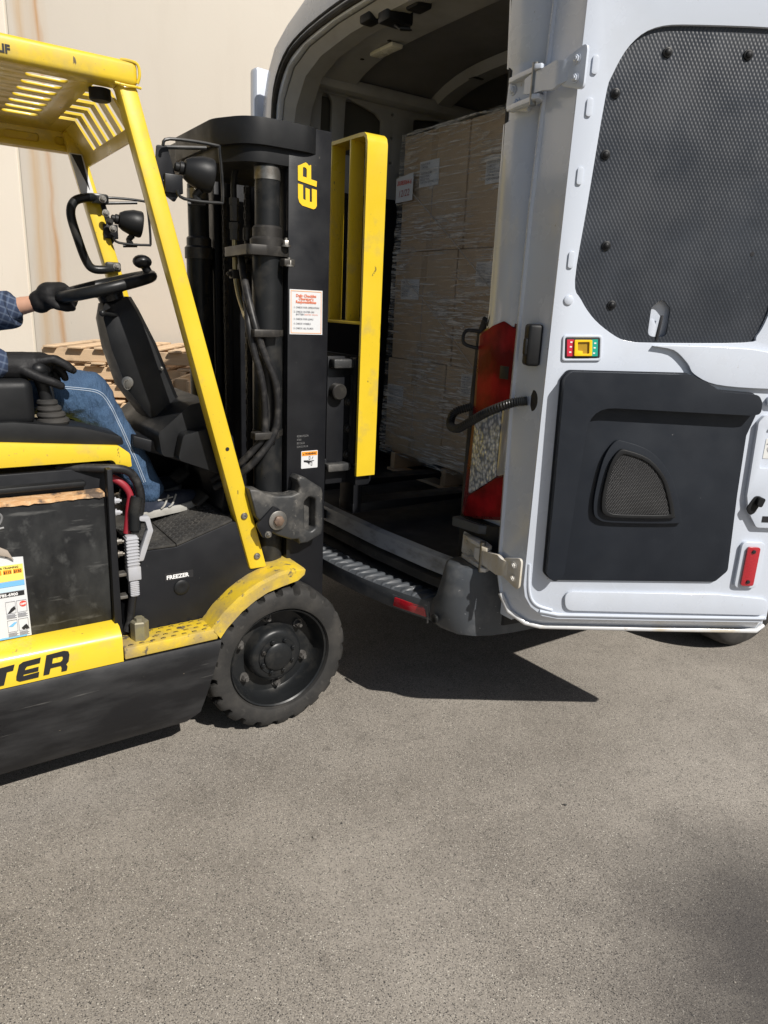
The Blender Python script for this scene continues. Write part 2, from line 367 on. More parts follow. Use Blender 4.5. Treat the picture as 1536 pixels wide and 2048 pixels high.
def wall_mat():
    t = NT('painted_wall')
    c = t.mix(t.mr(t.noise(.5, 4), .35, .65), (.675, .61, .52, 1), (.70, .64, .55, 1)); c = t.mix(t.mr(t.noise(5, 5, .6, t.vec((1, 1, .2))), .5, .75, 0, .25), c, (.60, .535, .445, 1))
    sp = t.n('ShaderNodeSeparateXYZ', Vector=t.tc.outputs['Object']); wob = t.mr(t.noise(2.4, 4, .6, t.vec((1, 1, .35))), .3, .7, -.035, .035)
    x = t.math('ADD', sp.outputs[0], wob); vn = t.noise(3, 5, .65, t.vec((6, 1, .25)))
    for x0, wd, am, col in ((-3.045, .075, .8, (.62, .43, .24)), (-2.905, .03, .95, (.55, .28, .11)), (-2.93, .1, .45, (.60, .42, .25))):
        d = t.math('ABSOLUTE', t.math('SUBTRACT', x, x0)); f = t.math('MULTIPLY', t.mr(d, 0, wd, am, 0), t.mr(vn, .25, .6, .35, 1)); c = t.mix(f, c, (*col, 1))
    ch = t.math('MULTIPLY', t.mr(t.noise(22, 5, .7), .70, .73), t.mr(sp.outputs[2], 1.2, 2.3, 1, 0)); ch = t.math('MULTIPLY', ch, t.mr(t.noise(2.2, 3), .5, .56)); c = t.mix(ch, c, (.16, .15, .13, 1))
    sc = t.math('MULTIPLY', t.mr(t.noise(9, 5, .6, t.vec((6, 1, .8), (0, R(35), 0))), .735, .75), t.mr(sp.outputs[2], 1.2, 2.2, .8, 0)); c = t.mix(sc, c, (.2, .19, .17, 1))
    return t.out(Base__Color=c, Roughness=.75, Normal=t.bump(t.noise(40, 4), .12, .004))
WALLM = wall_mat()
wl = empty('warehouse_wall', (0, 0, 0)); tag(wl, 'cream painted concrete warehouse wall with rust streaks behind the pallets', 'wall')
xs = [-16, -9.2, -3.149, 2.9, 9, 16]
for a, b_ in zip(xs, xs[1:]):
    P('wall_panel', WALLM, wl, lambda g: g.box(a + .009, b_ - .009, 6.4, 6.6, 0, 7.5, .012))
SEAL = mk('joint_sealant', (.60, .55, .46), .8)
for x in xs[1:-1]: P('joint_sealant', SEAL, wl, lambda g: g.box(x - .0085, x + .0085, 6.412, 6.55, 0, 7.45))
P('wall_cap', WALLM, wl, lambda g: g.box(-16, 16, 6.38, 6.62, 7.5, 7.6, .01))

# ------------------------------------------------------------------ pallets
plank_me = {}
def plank_mesh(L, Wd, T):
    k = (L, Wd, T)
    if k not in plank_me:
        g = G(); g.box(-L / 2, L / 2, -Wd / 2, Wd / 2, -T / 2, T / 2, .004, seg=1); o = g.build('plank', WOOD); plank_me[k] = o.data; bpy.data.objects.remove(o)
    return plank_me[k]
def pl(parent, L, Wd, T, loc, rz=0, name='plank', ry=0):
    o = bpy.data.objects.new(name, plank_mesh(L, Wd, T)); C.objects.link(o); o.parent = parent; o.location = loc; o.rotation_euler = (0, ry, rz); return o
def pallet(loc, rz, label, group, rot=None, L=1.2, Wd=1.0):
    e = empty('pallet', loc, rz); tag(e, label, 'pallet', group)
    if rot: e.rotation_euler = rot
    rn = random.uniform
    for yy in (-.45, 0, .45): pl(e, L, .038, .09, (rn(-.008, .008), yy * Wd, .063), name='stringer')
    n = 7
    for i in range(n): pl(e, Wd, random.choice((.09, .11, .13)), .017, (-L / 2 + .065 + i * (L - .13) / (n - 1) + rn(-.012, .012), rn(-.012, .012), .1175), R(90) + rn(-.012, .012))
    for x in (-.53, -.2, .2, .53): pl(e, Wd, .095, .016, (x * L / 1.2 + rn(-.02, .02), rn(-.01, .01), .0095), R(90) + rn(-.015, .015))
    return e
ORD = ('first', 'second', 'third', 'fourth', 'fifth', 'sixth', 'seventh', 'eighth')
for i in range(9):
    pallet((-1.98 + random.uniform(-.045, .045) + (.09 if i < 7 else 0), 5.72 + random.uniform(-.03, .03), .001 + i * .1265), random.uniform(-.035, .035),
           'top wooden pallet of the taller stack against the wall' if i == 8 else f'{ORD[i]} pallet up from the ground in the taller stack', 'pallets in the taller stack')
for i in range(8):
    pallet((-1.02 + random.uniform(-.03, .03), 5.80 + random.uniform(-.03, .03), .001 + i * .1265), random.uniform(-.03, .03) + R(90),
           'top wooden pallet of the shorter stack beside the taller one' if i == 7 else f'{ORD[i]} pallet up from the ground in the shorter stack', 'pallets in the shorter stack')
pallet((-1.42, 5.12, .50), 0, 'wooden pallet standing on its end against the shorter stack', 'pallets standing up', rot=(R(90), R(90), R(90)), L=1.0)

# ------------------------------------------------------------------ loose stones
def stone_mesh(sd):
    rg = random.Random(sd); t = bmesh.new(); bmesh.ops.create_icosphere(t, subdivisions=1, radius=1)
    for v in t.verts: v.co = V((v.co.x * rg.uniform(.7, 1.2), v.co.y * rg.uniform(.7, 1.2), v.co.z * rg.uniform(.45, .8)))
    me = bpy.data.meshes.new('stone'); t.to_mesh(me); t.free(); return me
STONE = mk('stone', (.30, .27, .23), .8, 0, [((.12, .11, .10), 200, I3, .4, .6, .8)])
STONED = mk('dark_stone', (.05, .047, .045), .8)
for x, y, r, m, lb in ((-.16, 1.735, .007, STONE, 'pale pebble lying alone on the concrete'), (-.085, 1.80, .004, STONED, 'small dark stone beside the pale pebble'), (.62, 1.93, .006, STONED, 'small dark stone on bare concrete in front of the van door')):
    me = stone_mesh(int(x * 1000)); me.materials.append(m); o = bpy.data.objects.new('pebble', me); C.objects.link(o); o.location = (x, y, r * .42); o.scale = (r, r, r); tag(o, lb, 'pebble')
g = G(); rg = random.Random(4)
for i in range(420):
    x, y = rg.uniform(-1.6, 2.6), rg.uniform(1.05, 3.2); r = rg.choice((.0012, .0016, .002, .0028)); t = bmesh.new(); bmesh.ops.create_icosphere(t, subdivisions=1, radius=r)
    for v in t.verts: v.co = V((x + v.co.x * rg.uniform(.8, 1.3), y + v.co.y * rg.uniform(.8, 1.3), r * .45 + v.co.z * .7))
    g._merge(t)
o = g.build('gravel', STONE, kind='stuff'); tag(o, 'loose grit scattered over the concrete', 'gravel')
# ------------------------------------------------------------------ forklift (x forward, y left, z up; right-hand tyre face at y = 0)
PHI = R(34.5)
FK = empty('forklift', (-.375, 2.275, 0), PHI); tag(FK, 'worn yellow and black electric forklift reaching into the open van', 'forklift')
YC = .48
# chassis
P('chassis', BLK, FK, lambda g: g.plate([(-1.35, .2), (-.45, .2), (-.14, .47), (-.02, .47), (.02, .60), (-.06, .775), (-.103, .781), (-.294, .722), (-.42, .724), (-.47, .47), (-1.35, .47)], ax=XZ, at=.10, t=.76, bev=.006), label='matt black front body panel')
P('band', YEL, FK, lambda g: g.loft([[V((x, y, z)) for y, z in ((0, .407), (-.001, .484), (.006, .497), (.03, .515), (.1, .519), (.1, .407))] for x in (-1.45, -.9, -.503)]))
P('band', YEL, FK, lambda g: g.loft([[V((x, .96 - y, z)) for y, z in ((0, .407), (-.001, .484), (.006, .497), (.03, .515), (.1, .519), (.1, .407))] for x in (-1.45, -.503)]))
def skirt(g, yf=lambda y: y):
    pr = [(.0, .405), (-.010, .385), (-.016, .34), (-.016, .23), (-.008, .16), (.012, .125), (.05, .112), (.1, .112), (.1, .405)]
    secs = []
    for k in range(8):
        t = k / 7; secs.append([V((-1.45 + t * (1.45 - .281 + (z - .117) / .292 * .098 - (.03 if z < .13 else 0)), yf(y), z)) for y, z in pr])
    g.loft(secs)
sk_ = P('side_skirt', SKIRT, FK, skirt)
P('side_skirt', SKIRT, FK, lambda g: skirt(g, lambda y: .96 - y))
# lettering on the band: T, E, R
T2=[(-0.87,0.476),(-0.803,0.481),(-0.808,0.462),(-0.824,0.461),(-0.835,0.42),(-0.853,0.419),(-0.843,0.459),(-0.874,0.456)]
E2=[(-0.792,0.476),(-0.781,0.483),(-0.734,0.486),(-0.738,0.468),(-0.772,0.466),(-0.776,0.461),(-0.779,0.454),(-0.742,0.456),(-0.744,0.442),(-0.783,0.441),(-0.784,0.435),(-0.742,0.438),(-0.745,0.421),(-0.795,0.42),(-0.803,0.427),(-0.802,0.439)]
R2=[(-0.719,0.489),(-0.671,0.492),(-0.659,0.487),(-0.657,0.475),(-0.661,0.452),(-0.668,0.444),(-0.665,0.435),(-0.668,0.422),(-0.683,0.422),(-0.681,0.436),(-0.683,0.443),(-0.711,0.442),(-0.716,0.423),(-0.732,0.423)]
R2h=[(-0.702,0.475),(-0.677,0.475),(-0.675,0.469),(-0.678,0.46),(-0.683,0.456),(-0.706,0.456)]
lx = lambda L: [(x, .407 + (z - .407) * .93) for x, z in L]
for L, h in ((T2, ()), (E2, ()), (R2, (R2h,))): P('letter', INK, FK, lambda g: g.plate(lx(L), [lx(q) for q in h], XZ, -.0035, .002))
# step plate with raised grip holes
P('step', YELW, FK, lambda g: g.box(-.499, -.196, -.001, .108, .411, .449, .004))
def teeth(g):
    for r in range(4):
        for k in range(8):
            x, y = -.475 + k * .034 + (r % 2) * .015, .016 + r * .025
            if x < -.395 and y > .03: continue
            for a in (-1, 1): g.loft([[V((x + a * .0035 * q, y - .007, .4492)), V((x + a * .0035 * q, y + .007, .4492))] if False else [V((x + .0075 * math.cos(R(th)) , y + a * .0055 * math.sin(R(th)) , .4485 + (.003 if 30 < th < 150 else 0) * q)) for th in (0, 40, 90, 140, 180)] for q in (0, 1)], closed=False, caps=False)
P('grip_teeth', YELW, FK, teeth, kind='stuff')
def teethhole(g):
    for r in range(4):
        for k in range(8):
            x, y = -.475 + k * .034 + (r % 2) * .015, .016 + r * .025
            if x < -.395 and y > .03: continue
            g.plate(circ(x, y, .0085, 10, .0058), (), XY, .4494, .0005)
P('grip_hole', INK, FK, teethhole, kind='stuff')
# fender shell over the drive wheel
L_ = [(-.187, .411), (-.162, .443), (-.109, .491), (-.060, .522), (-.014, .543), (.045, .556), (.101, .566), (.127, .584)]
T_ = [(-.214, .449), (-.175, .495), (-.12, .54), (-.085, .562), (-.045, .582), (.03, .606), (.085, .612), (.129, .606)]
def fender(g, yf=lambda y: y):
    secs = []
    for (lx_, lz), (tx, tz) in zip(L_, T_):
        mx, mz = tx * .85 + lx_ * .15, tz * .85 + lz * .15
        secs.append([V((lx_, yf(0), lz)), V((mx, yf(-.004), mz)), V((tx, yf(.01), tz)), V((tx, yf(.15), tz)), V((tx, yf(.15), tz - .012)), V((tx * .9 + lx_ * .1, yf(.012), tz * .9 + lz * .1 - .01)), V((lx_, yf(.008), lz))])
    g.loft(secs)
P('fender', YELW, FK, fender, ang=22)
P('fender', YELW, FK, lambda g: fender(g, lambda y: .96 - y))
# wheels
LUG = mk('lug_nut_steel', (.11, .105, .10), .45, .3, [((.05, .045, .04), 30, I3, .45, .65, .7)])
def wheel(cx, cz, r, y0, sgn=1, lug=True):
    n = 276
    def rf(a, rr, t):
        if rr < r * .90: return rr
        k = (t * 23 + (.4 if a > .09 else 0) + a * 3) % 1
        return r * .895 + (rr - r * .895) * .12 if (k < .30 and (a < .07 or a > .115)) else rr
    pf = [(.016, r * .70), (.004, r * .715), (.002, r * .735), (.0, r * .76), (-.001, r * .86), (.001, r * .893), (.003, r * .92), (.010, r * .958), (.016, r * .975), (.03, r * .995), (.066, r), (.074, r), (.11, r), (.118, r), (.15, r * .99), (.168, r * .95), (.178, r * .86), (.18, r * .72)]
    f = lambda pr: [(a * sgn, q) for a, q in pr]
    rf2 = (lambda a, rr, t: rf(abs(a), rr, t)) if lug else None
    W = P('wheel', RUBBER, FK, lambda g: g.lathe(f(pf), (cx, y0, cz), (0, 1, 0), n, rf2, caps=False), ang=30)
    P('rim', RIM, W, lambda g: g.lathe(f([(.018, r * .70), (.012, r * .685), (.016, r * .665), (.05, r * .655), (.080, r * .635), (.092, r * .59), (.096, r * .42), (.096, r * .36)]), (cx, y0, cz), (0, 1, 0), 56, caps=False))
    P('hub', RIM, W, lambda g: g.lathe(f([(.112, r * .40), (.06, r * .375), (.048, r * .36), (.040, r * .32), (.040, r * .27), (.036, r * .262), (.036, r * .20), (.028, r * .195), (.022, r * .17), (.020, r * .06), (.0195, r * .005)]), (cx, y0, cz), (0, 1, 0), 40))
    for k in range(8):
        a = R(20 + k * 45); P('bolt', DSTEEL if k == 3 else RIM, W, lambda g: g.hexbolt((cx + r * .232 * math.cos(a), y0 + .037 * sgn, cz + r * .232 * math.sin(a)), (0, -sgn, 0), .0085, .011, False))
    for k in range(6):
        a = R(38 + k * 60); P('lug_nut', LUG, W, lambda g: g.hexbolt((cx + r * .50 * math.cos(a), y0 + .095 * sgn, cz + r * .50 * math.sin(a)), (0, -sgn, 0), .0125, .024))
wheel(.041, .272, .272, 0); wheel(.041, .272, .272, .96, -1); wheel(-1.55, .215, .215, .04, 1, False); wheel(-1.55, .215, .215, .92, -1, False)
P('axle', BLK, FK, lambda g: g.lathe([(.11, .09), (.85, .09)], (.041, 0, .272), (0, 1, 0), 20))
# battery side panel, post, wood edge, connectors
P('battery_panel', PANELB, FK, lambda g: g.box(-1.32, -.512, .080, .095, .515, .927, .002))
P('battery', BLK, FK, lambda g: g.box(-1.32, -.47, .13, .83, .47, 1.0, .004))
WEDGE = mk('splintered_wood', (.52, .30, .14), .8, 0, [((.06, .05, .045), 14, (1, 1, 1), .52, .6, .9), ((.66, .46, .27), 40, I3, .5, .65, .7)], [(70, .6, .005)])
def splinter(g):
    rg = random.Random(3); N = 34; secs = []
    for i in range(N):
        x = -1.0 + i * (.49 / (N - 1)); dz = rg.uniform(-.005, .005); secs.append([V((x, .074 + rg.uniform(-.002, .002), .920 + dz * .5)), V((x, .076, .931 + dz * .6)), V((x, .125, .936)), V((x, .125, .92))])
    g.loft(secs)
P('panel_edge', WEDGE, FK, splinter, label='splintered wooden top edge of the battery panel')
P('cable_tray', PLAST, FK, lambda g: g.box(-1.3, -.555, .10, .15, .950, .968, .006))
P('post', BLK, FK, lambda g: g.hexa([(-.512, .05, .468), (-.489, .05, .466), (-.489, .085, .466), (-.512, .085, .468), (-.505, .05, 1.008), (-.490, .05, 1.008), (-.490, .085, 1.008), (-.505, .085, 1.008)], .002))
for z, m in ((.905, CONN), (.868, CONN), (.775, STEEL), (.735, STEEL)): P('bolt', m, FK, lambda g: g.hexbolt((-.482, .075, z), (1, -.3, 0), .008, .014))
P('battery_cable', HOSE, FK, lambda g: g.tube(smoothpath([(-.62, .16, 1.0), (-.50, .11, 1.0), (-.43, .105, .985), (-.402, .10, .93), (-.402, .098, .87), (-.425, .096, .79)]), .0135, 12))
P('battery_cable', REDC, FK, lambda g: g.tube(smoothpath([(-.55, .17, .99), (-.46, .135, .955), (-.424, .125, .91), (-.430, .12, .86), (-.442, .115, .785)]), .0125, 12))
P('cable_sleeve', RIM, FK, lambda g: g.tube([(-.424, .094, .80), (-.42, .094, .86), (-.410, .097, .905)], .0185, 12))
cn = P('connector', CONN, FK, lambda g: (g.box(-.456, -.420, .072, .105, .672, .786, .006), g.box(-.457, -.417, .068, .110, .640, .684, .003)))
def ribs(g):
    for k in range(9): g.box(-.4575, -.4185, .070, .107, .69 + k * .0105, .695 + k * .0105, .0015)
    for k in range(8): g.box(-.452, -.424, .073, .105, .588 + k * .006, .591 + k * .006, .001)
P('rib', CONN, cn, ribs, kind='stuff')
P('connector_tail', CONN, cn, lambda g: g.box(-.451, -.425, .074, .104, .583, .645, .005))
P('connector_handle', CONN, cn, lambda g: g.plate(rpoly([(-.421, .70), (-.407, .70), (-.372, .795), (-.382, .843), (-.412, .845), (-.412, .832), (-.394, .828), (-.388, .80), (-.412, .735)], .006), (), XZ, .075, .026, .003))
P('battery_cable', HOSE, FK, lambda g: g.tube(smoothpath([(-.438, .09, .60), (-.445, .092, .56), (-.455, .09, .50), (-.47, .085, .466)]), [.013] * 10 + [.012] * 9, 10))
P('terminal', STEEL, FK, lambda g: (g.box(-.485, -.462, .07, .10, .66, .67, .001), g.box(-.485, -.462, .07, .10, .585, .595, .001)))
P('locking_nut', mk('grimy_nut', (.22, .20, .14), .5, .4, [((.38, .34, .12), 16, I3, .45, .65, .6)]), FK, lambda g: (g.lathe([(.0, .028), (.058, .028), (.062, .024)], (-.436, .052, .4495), (0, 0, 1), 6), g.lathe([(.06, .016), (.072, .015)], (-.436, .052, .4495), (0, 0, 1), 6)))
# poster on battery panel
po = P('poster', PAPER, FK, lambda g: g.plate([(-.99, .80), (-.80, .80), (-.79, .772), (-.745, .768), (-.741, .49), (-.742, .521), (-.99, .521)][:4] + [(-.743, .521), (-.99, .521)], (), XZ, .077, .0015))
def strip(x0, x1, z0, z1, m, y=.0755): P('print', m, po, lambda g: g.plate([(x0, z0), (x1, z0), (x1, z1), (x0, z1)], (), XZ, y, .001))
strip(-.98, -.748, .700, .748, INKY); strip(-.98, -.748, .683, .698, INKB); strip(-.98, -.751, .652, .666, INK); strip(-.98, -.748, .668, .681, mk('pale_blue', (.5, .65, .75), .6, rv=0))
for k, s_ in enumerate(('$95', '$115', '$150')):
    strip(-.826 + k * .026, -.804 + k * .026, .722, .735, INKO, .0745); text(s_, .011, (-.825 + k * .026, .0735, .7245), INK, po, sx=.9, bold=.0003)
text('OPERATOR TRAINING', .0085, (-.845, .0743, .738), INK, po, bold=.0002); text('(510) 785-6900', .0125, (-.846, .0743, .6545), INKW, po, bold=.0004)
for i in range(2):
    for j in range(2):
        x0, z0 = -.803 + i * .029, .582 - j * .058
        P('panel_frame', INKG, po, lambda g: g.plate([(x0, z0 + .018), (x0 + .026, z0 + .018), (x0 + .026, z0 + .055), (x0, z0 + .055)], [[(x0 + .0008, z0 + .0188), (x0 + .0252, z0 + .0188), (x0 + .0252, z0 + .0542), (x0 + .0008, z0 + .0542)]], XZ, .0755, .001))
        for q in range(4): strip(x0, x0 + .022 + .004 * (q % 2), z0 + .013 - q * .0035, z0 + .0145 - q * .0035, INKG)
P('print', INKR, po, lambda g: g.plate(circ(-.757, .625, .0095, 16, .009), (), XZ, .0755, .001)); text('OFF', .0085, (-.757, .0743, .622), INKW, po, align='CENTER', bold=.0004)
P('print', INK, po, lambda g: g.plate(rpoly([(-.768, .549), (-.760, .556), (-.754, .560), (-.750, .553), (-.746, .543), (-.752, .546), (-.752, .541), (-.757, .546), (-.762, .543)], .001), (), XZ, .0755, .001))
P('print', INKB, po, lambda g: g.plate([(-.80, .56), (-.785, .571), (-.778, .57), (-.79, .558)], (), XZ, .0755, .001)); P('print', INK, po, lambda g: g.plate([(-.80, .60), (-.79, .615), (-.78, .622), (-.778, .612), (-.79, .603)], (), XZ, .0755, .001))
strip(-.83, -.755, .522, .527, INKB)
P('torn_flap', mk('torn_card', (.34, .29, .24), .8), FK, lambda g: g.plate([(-.90, .83), (-.81, .812), (-.783, .795), (-.770, .764), (-.785, .776), (-.81, .786), (-.9, .79)], (), XZ, .066, .008, .002))
P('chalk_mark', STAMP, FK, lambda g: (g.tube(smoothpath([(-.815, .079, .895), (-.80, .079, .905), (-.788, .079, .893), (-.795, .079, .872), (-.815, .079, .858), (-.785, .079, .860)]), .0035, 6)))
# FREEZER decal and plug
P('decal', INK, FK, lambda g: g.plate(rrect(-.336, -.240, .607, .634, .004), (), XZ, .0985, .0012))
text('FREEZER', .019, (-.330, .0975, .6135), INKW, FK, bold=.0007, sx=1.02)
P('body_plug', PLAST, FK, lambda g: g.lathe([(0, .026), (-.004, .026), (-.007, .022), (-.0075, .012), (-.006, .004)], (-.281, .0995, .578), (0, 1, 0), 24))
# floor plate with tread
def tplate(x0, z0, x1, z1, ya, yb):
    def f(g): g.hexa([(x0, ya, z0), (x1, ya, z1), (x1, yb, z1), (x0, yb, z0), (x0, ya, z0 + .008), (x1, ya, z1 + .008), (x1, yb, z1 + .008), (x0, yb, z0 + .008)], .001)
    return f
TREADL = mk('tread_lug_paint', (.055, .054, .052), .5, .2, [((.14, .13, .115), 10, I3, .5, .7, .7)])
TREADB = mk('tread_base_paint', (.028, .027, .026), .6, 0, [((.075, .07, .062), 14, I3, .45, .7, .7)])
P('floor_plate', TREADB, FK, tplate(-.425, .725, -.2955, .7235, .098, .80)); P('floor_plate', TREADB, FK, tplate(-.2925, .724, -.10, .783, .098, .80))
def lugs(x0, z0, x1, z1):
    def f(g):
        sl_ = (z1 - z0) / (x1 - x0); nx = int((x1 - x0) / .0165)
        for i in range(nx):
            for j in range(18):
                x, y = x0 + .009 + i * .0165, .106 + j * .0165; a = R(45 if (i + j) % 2 else -45); c_, q = math.cos(a), math.sin(a)
                g.hexa([(x + c_ * u - q * v, y + q * u + c_ * v, z0 + (x + c_ * u - q * v - x0) * sl_ + .0078 + h) for h, k in ((0, 1), (.0022, .7)) for u, v in ((-.0085 * k, -.0022 * k), (.0085 * k, -.0022 * k), (.0085 * k, .0022 * k), (-.0085 * k, .0022 * k))])
    return f
P('tread_lug', TREADL, FK, lugs(-.425, .725, -.2955, .7235), kind='stuff'); P('tread_lug', TREADL, FK, lugs(-.2925, .724, -.10, .783), kind='stuff')
# hood, console, seat
P('seat_hood', YEL, FK, lambda g: g.plate(rpoly([(-1.35, 1.105), (-.768, 1.093, 0), (-.45, 1.063), (-.418, 1.037), (-.415, .996, .004), (-.457, .995, .004), (-.467, 1.021), (-.775, 1.022, 0), (-1.35, 1.022)], .02), (), XZ, .12, .72, .012))
P('arm_console', PLAST, FK, lambda g: g.plate(rpoly([(-1.25, 1.09), (-.741, 1.09, 0), (-.430, 1.062), (-.437, 1.088), (-.549, 1.122), (-.729, 1.146), (-1.25, 1.15)], .01), (), XZ, .135, .15, .012))
P('arm_console', PLAST, FK, lambda g: g.box(-1.2, -.665, .16, .29, 1.13, 1.262, .025, seg=3))
lv = P('lever_boot', RUBBER, FK, lambda g: [g.lathe([(0, .042 - k * .0055), (.008, .046 - k * .0055), (.016, .044 - k * .0055), (.02, .037 - k * .0055)], (-.612 - k * .004, .215, 1.125 + k * .018), (0, 0, 1), 16) for k in range(4)])
P('lever', PLAST, FK, lambda g: (g.tube([(-.622, .215, 1.18), (-.632, .212, 1.235), (-.640, .21, 1.275)], [.02, .018, .024], 14), g.ball((-.642, .21, 1.285), .026, (1, 1, .85))))
P('lever', PLAST, FK, lambda g: (g.tube([(-.60, .27, 1.15), (-.606, .27, 1.25)], .009, 10), g.ball((-.607, .27, 1.262), .018)))
P('seat', PLAST, FK, lambda g: (g.box(-1.28, -.74, .26, .70, 1.095, 1.165, .035, seg=4),))
P('seat_back', PLAST, FK, lambda g: g.box(-1.30, -1.16, .27, .69, 1.16, 1.66, .045, seg=4))
# counterweight and rear body
P('counterweight', YEL, FK, lambda g: g.plate(rpoly([(-2.12, .22), (-1.33, .14, 0), (-1.33, 1.02, 0), (-1.75, 1.06), (-2.05, .98), (-2.16, .62)], .09), (), XZ, .02, .92, .05, seg=4))
# steering column, cowl, wheel
def column(g):
    secs = []
    for x0, x1, z0, z1, ya, yb in ((-.395, -.30, 1.475, 1.50, .43, .53), (-.402, -.285, 1.425, 1.46, .40, .55), (-.385, -.235, 1.33, 1.35, .39, .57), (-.345, -.175, 1.20, 1.18, .38, .58), (-.245, -.12, 1.06, 1.06, .37, .60)):
        secs.append([V((x0, ya + .02, z0)), V((x0 - .006, (ya + yb) / 2, z0)), V((x0, yb - .02, z0)), V((x0 + .03, yb, z0)), V((x1 - .02, yb, z1)), V((x1, yb - .03, z1)), V((x1, ya + .03, z1)), V((x1 - .02, ya, z1)), V((x0 + .03, ya, z0))])
    g.loft(secs)
P('steering_column', PLAST, FK, column, ang=48)
P('ignition', STEEL, FK, lambda g: (g.lathe([(0, .019), (-.008, .019), (-.010, .012)], (-.345, .384, 1.225), (.5, 1, 0), 16), g.tube([(-.35 + .012 * math.cos(R(a)), .374, 1.217 + .016 * math.sin(R(a))) for a in range(0, 360, 30)], .0018, 6, True)))
for x, z in ((-.235, 1.27), (-.205, 1.115)): P('screw', STEEL, FK, lambda g: g.hexbolt((x, .372, z), (0, -1, 0), .0045, .004))
SW = P('steering_wheel', RIM, FK, lambda g: g.tube([V((-.375, .48, 1.53)) + V((.152 * math.cos(R(a)) * math.cos(R(16)), .152 * math.sin(R(a)), .152 * math.cos(R(a)) * math.sin(R(16)))) for a in range(0, 360, 8)], .0185, 12, True))
def spokes(g):
    for a in (10, 130, 250): g.tube([V((-.368, .48, 1.508)), V((-.375, .48, 1.53)) + V((.145 * math.cos(R(a)) * math.cos(R(19)), .145 * math.sin(R(a)), .145 * math.cos(R(a)) * math.sin(R(19))))], [.024, .012], 10, flat=.5)
    g.lathe([(-.06, .036), (-.01, .042), (.012, .036), (.016, .012)], (-.366, .48, 1.512), (-.32, 0, .95), 18)
P('spoke', RIM, SW, spokes)
P('steering_knob', RIM, SW, lambda g: (g.tube([(-.245, .43, 1.575), (-.258, .43, 1.60)], .014, 12), g.ball((-.266, .43, 1.613), .031, (1, 1, .72))))
P('indicator_lever', RIM, FK, lambda g: (g.tube([(-.36, .41, 1.44), (-.415, .36, 1.445)], .006, 8), g.ball((-.42, .355, 1.446), .011)))
P('cowl', PLAST, FK, lambda g: g.plate(rpoly([(-.29, 1.0), (-.30, 1.075), (-.19, 1.165), (-.12, 1.178), (-.075, 1.15), (-.045, 1.0), (-.06, .95)], .02), (), XZ, .22, .52, .02, seg=3))
P('cowl_side', PLAST, FK, lambda g: g.plate(rpoly([(-.255, .995), (-.235, 1.075), (-.10, 1.10), (-.065, 1.06), (-.045, .93), (-.09, .925)], .018), (), XZ, .165, .05, .012, seg=3))
P('cowl_bracket', BLK, FK, lambda g: g.hexa([(-.36, .30, 1.02), (-.05, .26, .90), (-.05, .66, .90), (-.36, .66, 1.02), (-.36, .30, 1.06), (-.05, .26, .96), (-.05, .66, .96), (-.36, .66, 1.06)], .006))
P('firewall', BLK, FK, lambda g: g.hexa([(-.09, .22, .78), (-.03, .22, .62), (-.03, .84, .62), (-.09, .84, .78), (-.07, .22, 1.0), (-.04, .22, 1.0), (-.04, .84, 1.0), (-.07, .84, 1.0)], .004))
P('pedal', RUBBER, FK, lambda g: g.box(-.155, -.10, .30, .39, .80, .815, .004, rot=Matrix.Rotation(R(-38), 3, 'Y')))
P('pedal', RUBBER, FK, lambda g: (g.box(-.16, -.10, .50, .60, .84, .856, .004, rot=Matrix.Rotation(R(-38), 3, 'Y')), g.tube([(-.10, .55, .86), (-.07, .55, 1.0)], .008, 8)))
P('kick_panel', BLK, FK, lambda g: g.plate([(-.34, .735), (-.10, .785), (-.03, .64), (-.03, 1.0), (-.30, 1.04)], (), XZ, .785, .02))
# overhead guard
def leg(g, y0, y1, zb=.60):
    f = lambda z, a: (a + (z - .60) / 1.44 * (-.365 if a < 0 else -.379))
    g.hexa([(f(zb, -.040), y0, zb), (f(zb, .026), y0, zb - .001), (f(zb, .026), y1, zb - .001), (f(zb, -.040), y1, zb), (-.405, y0, 2.045), (-.353, y0, 2.045), (-.353, y1, 2.045), (-.405, y1, 2.045)], .009)
GR = P('guard_leg', YEL, FK, lambda g: leg(g, .09, .145)); P('guard_leg', YEL, FK, lambda g: leg(g, .815, .87, .60))
P('guard_leg', YEL, FK, lambda g: g.hexa([(-1.50, .09, 1.0), (-1.44, .09, 1.0), (-1.44, .145, 1.0), (-1.50, .145, 1.0), (-1.40, .09, 2.05), (-1.34, .09, 2.05), (-1.34, .145, 2.05), (-1.40, .145, 2.05)], .008))
P('guard_leg', YEL, FK, lambda g: g.hexa([(-1.50, .815, 1.0), (-1.44, .815, 1.0), (-1.44, .87, 1.0), (-1.50, .87, 1.0), (-1.40, .815, 2.05), (-1.34, .815, 2.05), (-1.34, .87, 2.05), (-1.40, .87, 2.05)], .008))
for x, z, m in ((-.060, .799, STEEL), (-.014, .647, STEEL)): P('bolt', m, FK, lambda g: (g.lathe([(0, .0125), (-.003, .012), (-.006, .009), (-.0065, .004), (-.003, .0035)], (x, .0895, z), (0, 1, 0), 16)))
P('bolt_hole', INK, FK, lambda g: g.plate(circ(-.116, 1.035, .0065, 14), (), XZ, .0885, .001))
P('guard_beam', YEL, FK, lambda g: g.box(-1.42, -.352, .080, .150, 2.043, 2.103, .014, seg=3))
P('guard_beam', YEL, FK, lambda g: g.plate(rpoly([(-1.42, 1.985), (-.35, 1.985), (-.35, 2.103), (-1.42, 2.103)], .012), [rrect(-.585, -.475, 2.005, 2.032, .012), rrect(-.425, -.385, 2.005, 2.032, .012), rrect(-.78, -.65, 2.005, 2.032, .012)], XZ, .872, .012, .003))
